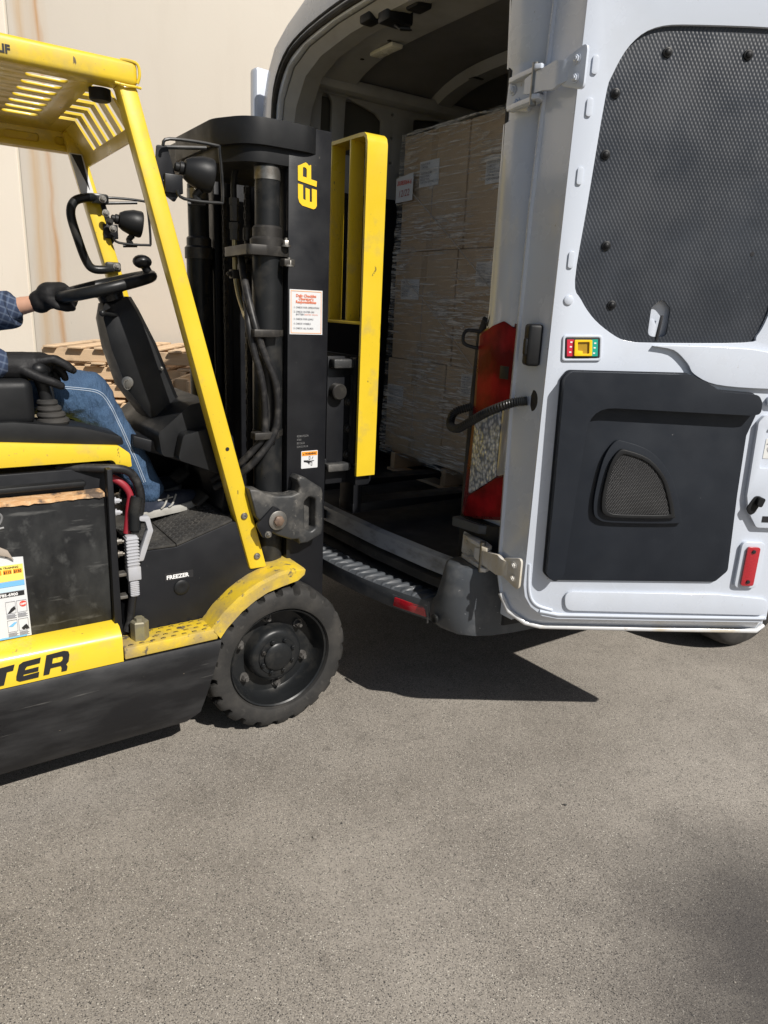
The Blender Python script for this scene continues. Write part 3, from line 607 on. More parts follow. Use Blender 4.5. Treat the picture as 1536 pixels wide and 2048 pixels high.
P('guard_beam', YEL, FK, lambda g: g.box(-1.42, -.352, .884, .93, 1.985, 2.103, .01))
P('weld_bead', YEL, FK, lambda g: (g.tube([(-.345 + random.uniform(-.002, .002), .088, 2.042 - 0.0), (-.36, .085, 2.042), (-.38, .084, 2.041), (-.40, .085, 2.042), (-.412, .088, 2.044)], .0035, 8), g.tube(smoothpath([(-.355, .081, 2.05), (-.349, .079, 2.07), (-.352, .081, 2.095), (-.372, .083, 2.101), (-.395, .088, 2.101)], 3), .004, 8)))
text('LIF', .026, (-.69, .0788, 2.058), INK, FK, bold=.0012, sx=.95)
slotsA = [rpoly([(-.612, y - .021), (-.508, y - .021), (-.508, y + .021), (-.612, y + .021)], .02) for y in [.19 + .08 * k for k in range(7)]]
slotsC = [[(x - .22, y) for x, y in s_] for s_ in slotsA]; slotsD = [[(x - .44, y) for x, y in s_] for s_ in slotsA]
RF = P('guard_roof', YEL, FK, lambda g: g.plate([(-1.40, .14), (-.448, .14), (-.448, .874), (-1.40, .874)], slotsA + slotsC + slotsD, XY, 2.048, .007, .002))
ys = [.14] + [q for k in range(6) for q in (.19 + .09 * k - .021, .19 + .09 * k + .021)] + [.874]
for a, b_ in zip(ys[::2], ys[1::2]):
    P('guard_slat', YEL, RF, lambda g: g.loft([[V((x, y, z)) for x, z in ((-.449, 2.048), (-.398, 2.048), (-.345, 1.968), (-.338, 1.972), (-.394, 2.055), (-.449, 2.055))] for y in (a, b_)]))
P('guard_lip', YEL, RF, lambda g: g.hexa([(-.345, .14, 1.969), (-.338, .14, 1.973), (-.338, .874, 1.973), (-.345, .874, 1.969), (-.338, .14, 1.935), (-.331, .14, 1.935), (-.331, .874, 1.935), (-.338, .874, 1.935)]))
P('alarm_horn', PLAST, FK, lambda g: g.lathe([(0, .029), (-.026, .029), (-.03, .024)], (-.425, .20, 2.047), (0, 0, 1), 20))
# guard decals on the far leg
P('decal', PAPER, FK, lambda g: g.hexa([(-.358, .8135, 1.83), (-.312, .8135, 1.83), (-.312, .8145, 1.83), (-.358, .8145, 1.83), (-.392, .8135, 1.975), (-.35, .8135, 1.975), (-.35, .8145, 1.975), (-.392, .8145, 1.975)]))
P('decal_print', INK, FK, lambda g: g.hexa([(-.350, .8125, 1.90), (-.330, .8125, 1.86), (-.330, .813, 1.86), (-.350, .813, 1.90), (-.386, .8125, 1.972), (-.352, .8125, 1.972), (-.352, .813, 1.972), (-.386, .813, 1.972)]))
# grab handle on the far leg
P('grab_handle', RIM, FK, lambda g: g.tube(smoothpath([(-.30, .80, 1.835), (-.345, .78, 1.832), (-.392, .78, 1.815), (-.408, .78, 1.77), (-.390, .78, 1.69), (-.368, .78, 1.62), (-.345, .78, 1.592), (-.30, .78, 1.592), (-.26, .80, 1.602)], 5), .0155, 12))
P('handle_clamp', RIM, FK, lambda g: g.box(-.335, -.275, .775, .80, 1.815, 1.85, .008)); P('handle_clamp', RIM, FK, lambda g: g.box(-.30, -.245, .775, .80, 1.585, 1.62, .008))
for x, z in ((-.298, 1.832), (-.262, 1.605), (-.29, 1.786), (-.278, 1.758), (-.268, 1.735)): P('bolt', STEEL if z != 1.758 else RIM, FK, lambda g: g.hexbolt((x, .775, z), (0, -1, 0), .009, .01))
# work lamps
def lamp(cx, cy, cz, s=1.0, tilt=-8, yb=.09):
    L = P('work_lamp', PLAST, FK, lambda g: (g.lathe([(-.05, .012), (-.046, .026), (-.03, .036), (.0, .046), (.028, .0475), (.034, .045), (.036, .040)], (cx, cy, cz), (math.cos(R(tilt)), -.12, math.sin(R(tilt))), 26),
        g.lathe([(-.075, .008), (-.072, .013), (-.062, .013), (-.06, .018), (-.05, .018)], (cx, cy, cz), (math.cos(R(tilt)), -.12, math.sin(R(tilt))), 12)))
    cg = [(-.115, .065), (.045, .075), (.058, -.045), (-.05, -.085)]
    P('lamp_guard', RIM, L, lambda g: (g.tube(smoothpath([(cx - .11, cy - .012, cz + .055), (cx - .09, cy - .012, cz + .075), (cx + .04, cy - .012, cz + .078), (cx + .055, cy - .012, cz + .06), (cx + .062, cy - .012, cz - .06), (cx + .045, cy - .012, cz - .075), (cx - .055, cy - .012, cz - .075), (cx - .075, cy - .012, cz - .055)], 4), .0045, 8),
        g.tube([(cx + .03, cy + .03, cz + .075), (cx - .09, cy + .03, cz + .06)], .0055, 8), g.tube([(cx + .02, cy + .02, cz - .078), (cx - .03, cy + .03, cz - .082)], .006, 8)))
    P('lamp_bracket', BLK, L, lambda g: (g.plate(rpoly([(cx - .12, cz + .06), (cx - .09, cz + .06), (cx - .068, cz - .02), (cx - .052, cz - .05), (cx - .075, cz - .085), (cx - .115, cz - .06), (cx - .128, cz - .01)], .006), [circ(cx - .098, cz - .03, .007, 10)], XZ, cy + .012, .006, .001), g.box(cx - .104, cx - .052, cy + .0, cy + .016, cz - .062, cz - .012, .003)))
    P('lamp_foot', RIM, L, lambda g: g.tube(smoothpath([(cx, cy, cz - .045), (cx - .012, cy + .01, cz - .06), (cx - .005, cy + .01, cz - .076)], 3), .011, 8))
lamp(-.185, .085, 1.852); lamp(-.190, .805, 1.765)

# mast
def channel(g, y, sg, x0=.115, x1=.268, z0=.33, z1=2.036):
    a = lambda d: y + sg * d
    b2 = lambda p, q: (min(p, q), max(p, q))
    g.box(x0, x1, *b2(a(0), a(.016)), z0, z1, .002); g.box(x0, x0 + .02, *b2(a(.016), a(.075)), z0, z1, .002); g.box(x1 - .02, x1, *b2(a(.016), a(.075)), z0, z1, .002)
MS = P('mast', BLK, FK, lambda g: (channel(g, .12, 1), channel(g, .84, -1)))
P('inner_rail', BLK, MS, lambda g: (channel(g, .165, 1, .15, .285, .36, 2.0), channel(g, .795, -1, .15, .285, .36, 2.0)))
P('mast_crossbar', BLK, MS, lambda g: g.box(.01, .115, .12, .84, .40, .52, .006)); P('mast_crossbar', BLK, MS, lambda g: g.box(-.05, .06, .30, .90, 1.955, 2.045, .006))
P('mast_plate', PANELB, MS, lambda g: g.box(-.053, -.0505, .52, .80, 1.97, 2.03))
CAP = rpoly([(-.085, .62), (-.088, .24, .12), (-.02, .105, .12), (.22, .105, .14), (.285, .24, .12), (.285, .62)], .03, 8)
P('mast_cap', PLAST, MS, lambda g: (g.plate(CAP, (), XY, 1.962, .075, .016, seg=4), g.plate(scale2(CAP, .93), (), XY, 1.915, .05, .03, seg=5)), ang=50)
def cyl(y):
    P('lift_cylinder', RIM, MS, lambda g: g.lathe([(.42, .05), (1.66, .05), (1.665, .045)], (.062, y, 0), (0, 0, 1), 28))
    P('cylinder_gland', DSTEEL, MS, lambda g: g.lathe([(1.655, .056), (1.695, .056), (1.703, .048), (1.73, .048), (1.737, .042)], (.062, y, 0), (0, 0, 1), 24))
    P('cylinder_rod', RIM, MS, lambda g: g.lathe([(1.73, .040), (1.925, .040)], (.062, y, 0), (0, 0, 1), 24))
    P('rod_collar', STEEL, MS, lambda g: g.lathe([(1.872, .0415), (1.908, .0415)], (.062, y, 0), (0, 0, 1), 24))
cyl(.165); cyl(.795)
P('cylinder_clamp', DSTEEL, MS, lambda g: (g.plate(rpoly([(-.03, .11), (.03, .10), (.12, .115), (.125, .25), (.06, .36), (-.01, .36), (-.02, .24)], .02), (), XY, 1.645, .03, .005), g.box(.08, .118, .075, .115, 1.615, 1.638, .004)))
for x, y, z in ((.10, .105, 1.675), (.10, .085, 1.615), (.01, .3, 1.645)): P('bolt', STEEL, MS, lambda g: g.hexbolt((x, y, z), (0, 0, -1 if z < 1.6 else 1), .011, .02))
for z in (1.395, 1.06):
    P('hose_clamp', DSTEEL, MS, lambda g: (g.lathe([(z, .0525), (z + .02, .0525)], (.062, .165, 0), (0, 0, 1), 24), g.box(-.02, .07, .085, .125, z - .002, z + .022, .003)))
P('hydraulic_hose', HOSE, MS, lambda g: g.tube(smoothpath([(.015, .27, 1.66), (.0, .22, 1.60), (-.01, .165, 1.53), (-.005, .115, 1.43), (.02, .10, 1.34), (.055, .09, 1.25), (.065, .09, 1.15), (.05, .092, 1.07), (.01, .10, 1.01), (-.05, .13, .94), (-.12, .2, .88)]), .0125, 12))
P('hydraulic_hose', HOSE, MS, lambda g: g.tube(smoothpath([(-.01, .165, 1.50), (-.02, .13, 1.43), (-.01, .115, 1.35), (.015, .105, 1.25), (.025, .105, 1.15), (.02, .105, 1.07), (-.01, .12, 1.02), (-.06, .15, .96), (-.12, .22, .90)]), .0115, 12))
BRASSY = mk('zinc_pipe', (.42, .36, .20), .4, .8, [((.2, .17, .1), 20, I3, .5, .7, .6)])
P('hydraulic_pipe', BRASSY, MS, lambda g: g.tube(smoothpath([(.02, .335, 1.75), (.02, .335, 1.66), (.02, .33, 1.58), (.018, .30, 1.52), (.012, .25, 1.475), (.0, .2, 1.45)]), .008, 10))
P('pipe_fitting', DSTEEL, MS, lambda g: [g.lathe([(z, r), (z + h, r)], (.02, .335, 0), (0, 0, 1), 6) for z, r, h in ((1.70, .015, .035), (1.735, .018, .02), (1.76, .014, .05), (1.81, .017, .022))])
P('hydraulic_hose', HOSE, MS, lambda g: g.tube(smoothpath([(.02, .335, 1.83), (.02, .335, 1.88), (.03, .33, 1.94)], 4), .010, 10))
P('pipe_clip', DSTEEL, MS, lambda g: (g.box(.005, .035, .32, .352, 1.575, 1.605, .003), g.hexbolt((.004, .336, 1.59), (-1, 0, 0), .008, .01)))
def chain(g, y, x=.10):
    for k in range(68):
        z = .55 + k * .0195
        for d in (-.007, .007) if k % 2 else (-.0025, .0025): g.box(x - .008, x + .008, y + d - .0012, y + d + .0012, z - .012, z + .012, 0)
        g.lathe([(-.010, .003), (.010, .003)], (x, y, z), (0, 1, 0), 6)
P('lift_chain', DSTEEL, MS, lambda g: chain(g, .31, .055), kind='stuff'); P('lift_chain', DSTEEL, MS, lambda g: chain(g, .62, .10), kind='stuff')
P('chain_anchor', DSTEEL, MS, lambda g: (g.lathe([(1.60, .009), (1.70, .009), (1.70, .014), (1.74, .014)], (.055, .31, 0), (0, 0, 1), 10), g.box(.03, .08, .28, .34, 1.60, 1.625, .003)))
P('mast_stop', DSTEEL, MS, lambda g: (g.box(.06, .115, .80, .86, 1.62, 1.66, .004), g.hexbolt((.06, .83, 1.60), (-1, 0, 0), .01, .014)))
brk=[(-0.055,0.901),(-0.021,0.895),(0.009,0.877),(0.05,0.866),(0.102,0.862),(0.129,0.869),(0.134,0.891),(0.123,0.916),(0.133,0.928),(0.155,0.921),(0.221,0.877),(0.227,0.856),(0.23,0.728),(0.225,0.703),(0.169,0.679),(0.136,0.679),(0.131,0.698),(0.104,0.699),(0.051,0.722),(0.009,0.748),(-0.031,0.802)]
slot=[(0.153,0.834),(0.172,0.85),(0.197,0.839),(0.199,0.732),(0.18,0.72),(0.156,0.733)]
CAST = mk('dusty_casting', (.030, .031, .032), .5, 0, [((.15, .14, .125), 9, I3, .48, .7, .75), ((.28, .26, .23), 40, I3, .62, .72, .5)], [(70, .35, .003)])
P('mast_bracket', CAST, MS, lambda g: (g.plate(brk, [rpoly(slot, .012)], XZ, .055, .065, .009, seg=3)))
P('bracket_back', CAST, MS, lambda g: g.box(.145, .215, .1, .118, .7, .87))
P('pivot_bolt', STEEL, MS, lambda g: (g.lathe([(.01, .034), (-.006, .034), (-.007, .032)], (.044, .047, .783), (0, 1, 0), 24),))
P('pivot_bolt_head', BRONZE, MS, lambda g: g.lathe([(-.006, .019), (-.017, .019), (-.019, .016)], (.044, .047, .783), (0, 1, 0), 6))
P('keeper_plate', BLK, MS, lambda g: g.plate(rpoly([(-.035, .775), (.03, .835), (.055, .82), (.02, .735), (-.01, .725)], .01), (), XZ, .045, .012, .003))
P('bolt', STEEL, MS, lambda g: g.hexbolt((.007, .045, .737), (0, -1, 0), .0085, .014))
# decals on the mast
E_=[(0.147,1.869),(0.165,1.867),(0.166,1.827),(0.168,1.825),(0.175,1.823),(0.174,1.86),(0.189,1.857),(0.19,1.82),(0.198,1.82),(0.197,1.86),(0.215,1.858),(0.216,1.81),(0.211,1.802),(0.204,1.799),(0.163,1.806),(0.153,1.814),(0.148,1.827)]
P_=[(0.146,1.921),(0.156,1.925),(0.167,1.931),(0.174,1.934),(0.18,1.931),(0.186,1.925),(0.189,1.928),(0.193,1.929),(0.194,1.887),(0.215,1.884),(0.214,1.867),(0.147,1.878)]
Ph=[(0.164,1.918),(0.168,1.92),(0.175,1.918),(0.178,1.914),(0.178,1.89),(0.164,1.892)]
P('letter', DECY, MS, lambda g: g.plate(E_, (), XZ, .118, .0015)); P('letter', DECY, MS, lambda g: g.plate(P_, [Ph], XZ, .118, .0015))
st = P('checklist_sticker', PAPER, MS, lambda g: g.plate([(.121, 1.403), (.245, 1.403), (.243, 1.547), (.120, 1.547)], (), XZ, .118, .0015))
P('border', INKO, st, lambda g: g.plate([(.1255, 1.407), (.2405, 1.407), (.2385, 1.543), (.1245, 1.543)], [[(.1268, 1.4083), (.2392, 1.4083), (.2372, 1.5417), (.1258, 1.5417)]], XZ, .117, .001))
OR2 = mk('orange_red_ink', (.70, .16, .06), .5, rv=0)
for s_, z in (("Daily Checklist", 1.524), ("Operator's", 1.514), ("Responsibilities", 1.504)): text(s_, .0125, (.181, .1165, z), OR2, st, align='CENTER', bold=.0003)
for s_, z in (("1. CHECK FOR OPERATION", 1.488), ("2. CHECK WATER ON", 1.474), ("    BATTERY", 1.4655), ("3. CHECK FOR LEAKS", 1.4505), ("4. CHECK WHEELS", 1.4355), ("5. CHECK ALL FLUIDS", 1.4205)): text(s_, .0078, (.135, .1165, z), INKG, st, bold=.0001)
text("(ELECTRIC TRUCKS)", .0055, (.176, .1165, 1.466), OR2, st)
ws = P('warning_sticker', PAPER, MS, lambda g: g.plate(rrect(.170, .236, .938, 1.001, .003), (), XZ, .118, .0015))
P('print', INKO, ws, lambda g: g.plate([(.172, .984), (.234, .984), (.234, .9985), (.172, .9985)], (), XZ, .117, .001)); text('WARNING', .0105, (.185, .1165, .9875), INK, ws, bold=.0004, sx=.85)
P('print', INK, ws, lambda g: g.plate([(.176, .987), (.182, .987), (.179, .993)], (), XZ, .1165, .001))
P('print', INK, ws, lambda g: (g.plate([(.180, .962), (.180, .968), (.196, .967), (.206, .965), (.220, .9655), (.222, .9635), (.208, .961), (.204, .957), (.202, .950), (.197, .957), (.190, .960)], (), XZ, .117, .001), g.plate(rrect(.200, .206, .9685, .981, .001), [rrect(.2013, .2047, .970, .9795, .0005)], XZ, .117, .001), g.plate(rrect(.208, .214, .947, .960, .001), [rrect(.2093, .2127, .9485, .9585, .0005)], XZ, .117, .001), g.plate([(.211, .970), (.216, .979), (.218, .979), (.213, .969)], (), XZ, .117, .001)))
for k, s_ in enumerate(('8508V72274', '4760', '8512633', '5241519114')): text(s_, .0105, (.152, .1185, 1.052 - k * .0125), STAMP, MS, sx=.85)
# carriage, backrest, forks
CA = P('carriage', BLK, FK, lambda g: (g.box(.40, .465, .12, .84, 1.255, 1.325, .008), g.box(.40, .465, .12, .84, .85, .92, .008), g.box(.31, .43, .19, .225, .85, 1.325, .004), g.box(.31, .43, .735, .77, .85, 1.325, .004), g.box(.29, .36, .19, .23, .90, .95, .006)))
P('carriage_plate', BLK, CA, lambda g: (g.plate(rpoly([(.395, 1.325), (.425, 1.325), (.43, 1.295), (.472, 1.275), (.478, .86), (.44, .84), (.43, .93), (.395, .93)], .008), [rrect(.415, .45, .98, 1.18, .004)], XZ, .135, .02, .003)))
for z in (.96, 1.06, 1.16): P('carriage_bolt', DSTEEL, CA, lambda g: g.hexbolt((.40, .189, z), (0, -1, 0), .012, .014))
P('carriage_rib', CAST, CA, lambda g: g.box(.315, .425, .150, .19, 1.285, 1.318, .006)); P('carriage_rib', CAST, CA, lambda g: g.box(.30, .40, .150, .19, .905, .935, .006)); P('carriage_rib', CAST, CA, lambda g: g.box(.405, .425, .155, .19, .93, 1.285, .004))
P('side_roller', DSTEEL, CA, lambda g: g.lathe([(0, .03), (-.03, .03), (-.034, .026)], (.345, .189, 1.20), (0, 1, 0), 20))
P('fork', BLK, CA, lambda g: (g.box(.468, .51, .24, .35, .70, 1.30, .006), g.hexa([(.468, .24, .702), (1.50, .245, .702), (1.50, .345, .702), (.468, .35, .702), (.468, .24, .742), (1.50, .245, .716), (1.50, .345, .716), (.468, .35, .742)], .003)))
P('fork', BLK, CA, lambda g: (g.box(.468, .51, .61, .72, .70, 1.30, .006), g.hexa([(.468, .61, .702), (1.50, .615, .702), (1.50, .715, .702), (.468, .72, .702), (.468, .61, .742), (1.50, .615, .716), (1.50, .715, .716), (.468, .72, .742)], .003)))
BR = P('load_backrest', YEL, FK, lambda g: g.loft([[V((x, y, z)) for x in (.392, .472)] + [V((x, y + dy, z + dz)) for x in (.472, .392)] for y, z, dy, dz in
    [(.10, .893, .012, 0), (.10, 1.95, .012, 0), (.10, 2.025, .012, -.004), (.107, 2.045, .009, -.008), (.122, 2.056, .003, -.012), (.15, 2.058, 0, -.012), (.81, 2.058, 0, -.012), (.838, 2.056, -.003, -.012), (.853, 2.045, -.009, -.008), (.86, 2.025, -.012, -.004), (.86, .893, -.012, 0)]]))
for y in (.205, .335, .48, .625, .755): P('backrest_bar', YEL, BR, lambda g: g.box(.392, .448, y, y + .010, 1.452, 2.047, .002))
P('backrest_rail', YEL, BR, lambda g: g.box(.392, .448, .112, .848, 1.44, 1.452, .002))
# ------------------------------------------------------------------ driver
PE = empty('person', (-.375, 2.275, 0), PHI); tag(PE, 'driver in plaid shirt, blue jeans and black gloves seated on the forklift', 'person')
hipR, hipL = (-.98, .39, 1.245), (-.98, .57, 1.245); knR, anR = (-.475, .385, 1.185), (-.285, .385, .87); knL, anL = (-.50, .60, 1.19), (-.30, .60, .87)
body = blob('body', [[((-.99, .48, 1.25), .13), ((-1.0, .48, 1.42), .125), ((-1.02, .48, 1.62), .12), ((-1.0, .48, 1.74), .055), ((-.985, .48, 1.80), .052)],
    [((-.975, .48, 1.86), .082), ((-.965, .48, 1.92), .085)], [((-.89, .48, 1.875), .014), ((-.875, .48, 1.855), .015)], [((-.965, .395, 1.88), .014), ((-.965, .395, 1.86), .012)], [((-.965, .565, 1.88), .014), ((-.965, .565, 1.86), .012)], [((-.90, .48, 1.81), .03), ((-.91, .48, 1.79), .03)],
    [((-1.02, .31, 1.66), .06), ((-.96, .24, 1.42), .045), ((-.80, .225, 1.315), .036), ((-.67, .235, 1.285), .028)],
    [((-1.02, .65, 1.66), .06), ((-.92, .70, 1.47), .045), ((-.74, .60, 1.425), .038), ((-.60, .53, 1.463), .027), ((-.565, .515, 1.476), .026)],
    [(hipR, .075), (knR, .055), (anR, .035)], [(hipL, .075), (knL, .055), (anL, .035)]], SKIN, PE, .011, 3)
blob('jeans', [[((-.99, .44, 1.245), .135), ((-.99, .52, 1.245), .135)], [(hipR, .098), ((-.72, .385, 1.222), .088), (knR, .072), ((-.448, .385, 1.13), .070), ((-.385, .385, 1.02), .064), ((-.30, .385, .865), .052), ((-.292, .385, .845), .054)],
    [(hipL, .098), ((-.72, .59, 1.225), .088), (knL, .072), ((-.46, .60, 1.13), .070), ((-.32, .60, .86), .054)]], DENIM, body, .009, 3, .030, .085)
STI = mk('jeans_stitching', (.30, .36, .44), .8)
def stitch(pts, parent): P('seam', STI, parent, lambda g: g.tube(smoothpath(pts, 6), .0014, 5))
shirt = blob('shirt', [[((-1.0, .48, 1.22), .14), ((-1.01, .48, 1.42), .138), ((-1.03, .48, 1.62), .13), ((-1.02, .48, 1.70), .09)], [((-1.03, .36, 1.66), .08), ((-1.03, .60, 1.66), .08)],
    [((-1.02, .31, 1.66), .075), ((-.96, .235, 1.42), .06), ((-.82, .222, 1.325), .052), ((-.755, .225, 1.30), .048)], [((-1.02, .65, 1.66), .075), ((-.92, .70, 1.47), .062), ((-.76, .61, 1.423), .058), ((-.70, .58, 1.432), .053), ((-.665, .562, 1.442), .049)]], PLAID, body, .010, 2, .022, .06)
P('cuff', PLAID, shirt, lambda g: (g.tube(smoothpath([(-.715, .588, 1.428), (-.68, .57, 1.437), (-.66, .56, 1.443), (-.648, .553, 1.447)], 3), [.055, .057, .058, .059, .060, .060, .060, .059, .058, .055], 20), g.tube([(-.648, .553, 1.447), (-.675, .567, 1.439)], [.055, .045], 20)))
P('hair', HAIR, body, lambda g: g.ball((-.985, .48, 1.915), .094, (1, .98, .95), 20))
for y in (.452, .508): P('eye', INK, body, lambda g: g.ball((-.886, y, 1.895), .009))
# gloved left hand gripping the rim
def hand(pts_palm, fingers, name='glove'): return blob(name, [pts_palm] + fingers, GLOVE, body, .0042, 3)
hand([((-.572, .520, 1.472), .037), ((-.562, .515, 1.477), .034), ((-.545, .505, 1.492), .043), ((-.515, .495, 1.499), .038)],
     [[((-.53, .47, 1.503), .013), ((-.50, .445, 1.512), .0125), ((-.482, .445, 1.495), .012), ((-.488, .455, 1.472), .011)],
      [((-.525, .485, 1.505), .0135), ((-.492, .465, 1.51), .013), ((-.475, .465, 1.492), .0125), ((-.482, .47, 1.468), .0115)],
      [((-.52, .505, 1.505), .0135), ((-.488, .49, 1.506), .013), ((-.473, .49, 1.488), .0125), ((-.482, .495, 1.464), .0115)],
      [((-.52, .525, 1.502), .0125), ((-.492, .515, 1.502), .012), ((-.478, .515, 1.486), .011), ((-.486, .518, 1.466), .0105)],
      [((-.555, .48, 1.478), .015), ((-.535, .455, 1.462), .0135), ((-.508, .452, 1.456), .0125), ((-.488, .456, 1.457), .0115)]])
# gloved right hand over the lever
hand([((-.775, .228, 1.300), .040), ((-.72, .23, 1.293), .042), ((-.675, .235, 1.292), .043), ((-.63, .24, 1.298), .036)],
     [[((-.64, .212, 1.308), .014), ((-.60, .205, 1.315), .0135), ((-.572, .203, 1.300), .0125), ((-.556, .203, 1.286), .0115)],
      [((-.635, .235, 1.312), .0145), ((-.590, .232, 1.312), .014), ((-.560, .232, 1.295), .013), ((-.543, .232, 1.280), .012)],
      [((-.635, .258, 1.308), .014), ((-.595, .258, 1.300), .0135), ((-.570, .258, 1.275), .0125), ((-.562, .258, 1.255), .0115)],
      [((-.64, .278, 1.300), .013), ((-.605, .28, 1.288), .0125), ((-.585, .28, 1.262), .0115), ((-.58, .28, 1.243), .011)],
      [((-.68, .20, 1.283), .016), ((-.64, .180, 1.262), .0145), ((-.608, .178, 1.250), .0135), ((-.588, .182, 1.240), .012)]])
# shoes
def shoe(dy):
    s_ = blob('shoe', [[((-.30, .385 + dy, .80), .042), ((-.285, .385 + dy, .845), .045)], [((-.305, .385 + dy, .785), .04), ((-.24, .385 + dy, .792), .042), ((-.17, .388 + dy, .800), .036), ((-.145, .39 + dy, .802), .032)]], SHOEM, body, .006, 4)
    SLT = [(-.35, .385), (-.34, .42), (-.28, .43), (-.2, .435), (-.14, .425), (-.108, .40), (-.105, .375), (-.13, .35), (-.2, .34), (-.28, .345), (-.34, .352)]
    P('sole', SOLE, s_, lambda g: g.plate(rpoly([(x, y + dy) for x, y in SLT], .02), (), XY, 0, .026, .006, ff=lambda c: V((c.x, c.y, c.z + .7465 + (c.x + .35) * .125))))
    P('laces', SOLE, s_, lambda g: [g.tube(smoothpath([(x, .341 + dy, .775 + (x + .35) * .12), (x + .012, .337 + dy, .80), (x + .03, .350 + dy, .83)], 4), .0035, 6) for x in (-.265, -.238)] + [g.tube([(-.275, .345 + dy, .815), (-.22, .347 + dy, .822)], .0028, 6)])
shoe(0); shoe(.215)
from mathutils.bvhtree import BVHTree
jn = [c for c in body.children if c.name.startswith('jeans')][0]; bv = BVHTree.FromPolygons([v.co for v in jn.data.vertices], [p.vertices[:] for p in jn.data.polygons])
for line in ([(-.56, 1.222), (-.50, 1.215), (-.455, 1.205), (-.428, 1.18), (-.405, 1.13), (-.375, 1.05), (-.345, .97), (-.318, .89)], [(-.556, 1.216), (-.50, 1.209), (-.458, 1.199), (-.434, 1.176), (-.411, 1.128), (-.381, 1.048), (-.351, .968), (-.324, .888)]):
    pts = []
    for x, z in [(q.x, q.y) for q in smoothpath([(a, b, 0) for a, b in line], 8)]:
        h = bv.ray_cast(V((x, 0, z)), V((0, 1, 0)))[0]
        if h: pts.append(V((x, h.y - .0002, z)))
    if len(pts) > 3: P('seam', STI, jn, lambda g: g.tube(pts, .0016, 5))
# ------------------------------------------------------------------ van (x forward, y to its left, z up; right rear corner at the origin)
VN = empty('delivery_van', (.42, 2.27, 0), PHI); tag(VN, 'white high-roof delivery van with its rear doors open', 'van')
half = [(-.05, .50), (-.06, .80), (-.05, 1.2), (-.03, 1.5), (-.015, 2.0), (.005, 2.34), (.03, 2.446), (.075, 2.55), (.152, 2.641), (.28, 2.70), (.447, 2.751), (.7, 2.785), (.98, 2.795)]
prof = half + [(1.96 - y, z) for y, z in half[-2::-1]]
def shell(g, off=0):
    secs = []
    for x in [0, .35, .7] + [1.05 + .0725 * k for k in range(17)] + [2.6, 3.4, 3.9, 4.3, 4.65, 5.0, 5.5, 5.75]:
        sec = []
        for i, (y, z) in enumerate(prof):
            zz = z
            if z == .5 and abs(x - 1.63) < .43: zz = .36 + math.sqrt(max(0, .43 ** 2 - (x - 1.63) ** 2)) + .0
            zz = max(zz, .5) if z == .5 else zz
            if x > 3.9: lim = 2.8 - (x - 3.9) * 1.35 if x < 4.9 else 1.45 - (x - 4.9) * .5; zz = min(zz, lim) if z > .6 else zz
            cy = .98; k = 1 - off / .98
            sec.append(V((x, cy + (y - cy) * k, zz - (off if z > 2.4 else 0))))
        secs.append(sec)
    g.loft(secs, closed=False, caps=False)
P('body_shell', WHITE, VN, shell)
P('body_liner', INNER, VN, lambda g: shell(g, .03))
opening = [(.215, .60), (.235, .78), (.222, 1.43), (.165, 1.50), (.172, 2.06), (.178, 2.3), (.205, 2.42), (.30, 2.53), (.45, 2.58), (.7, 2.605), (.98, 2.61)]
opening = opening + [(1.96 - y, z) for y, z in opening[-2::-1]]
frame_out = [(y, max(z, .5)) for y, z in prof]
def inset(pts, d): return [(.98 + (y - .98) * (1 - d / .8), z - (d if z > 2.3 else 0)) for y, z in pts]
P('rear_frame', WHITE, VN, lambda g: g.plate(frame_out, [opening], YZ, -.004, .03, .008))
P('door_jamb', INNER, VN, lambda g: g.loft([[V((.026, y, z)) for y, z in opening], [V((.07, y, z)) for y, z in inset(opening, .03)], [V((.16, y, z)) for y, z in inset(opening, .02)], [V((.20, y, z)) for y, z in inset(opening, -.05)]], closed=False, caps=False))
P('door_seal', RUBBER, VN, lambda g: g.tube(smoothpath([(-.012, y, z) for y, z in inset(opening, -.018)], 3), .013, 8))
P('door_seal', RUBBER, VN, lambda g: g.tube(smoothpath([(-.006, y, z) for y, z in inset(opening, -.05)], 3), .006, 8))
# corner pillar pressing with a lit and a shaded face, above the tail lamp
P('pillar_skin', WHITE, VN, lambda g: g.loft([[V((-.02, ya, z)), V((-.028, ya - .025, z)), V((-.03, yb + .035, z)), V((-.005, yb, z)), V((.02, yb - .01, z)), V((.02, ya, z))] for z, ya, yb in ((1.44, .172, .01), (1.50, .165, .0), (2.05, .168, .0), (2.056, .15, .005), (2.19, .15, .005), (2.20, .172, .0), (2.40, .185, -.01), (2.52, .25, .05))], closed=True))
P('lower_corner', PLAST, VN, lambda g: g.loft([[V((-.03, ya, z)), V((-.045, ya - .05, z)), V((-.035, .04, z)), V((.01, -.01, z)), V((.25, -.045, z)), V((.25, ya, z))] for z, ya in ((.46, .20), (.78, .22), (.81, .22))]), label='dark plastic corner below the tail lamp')
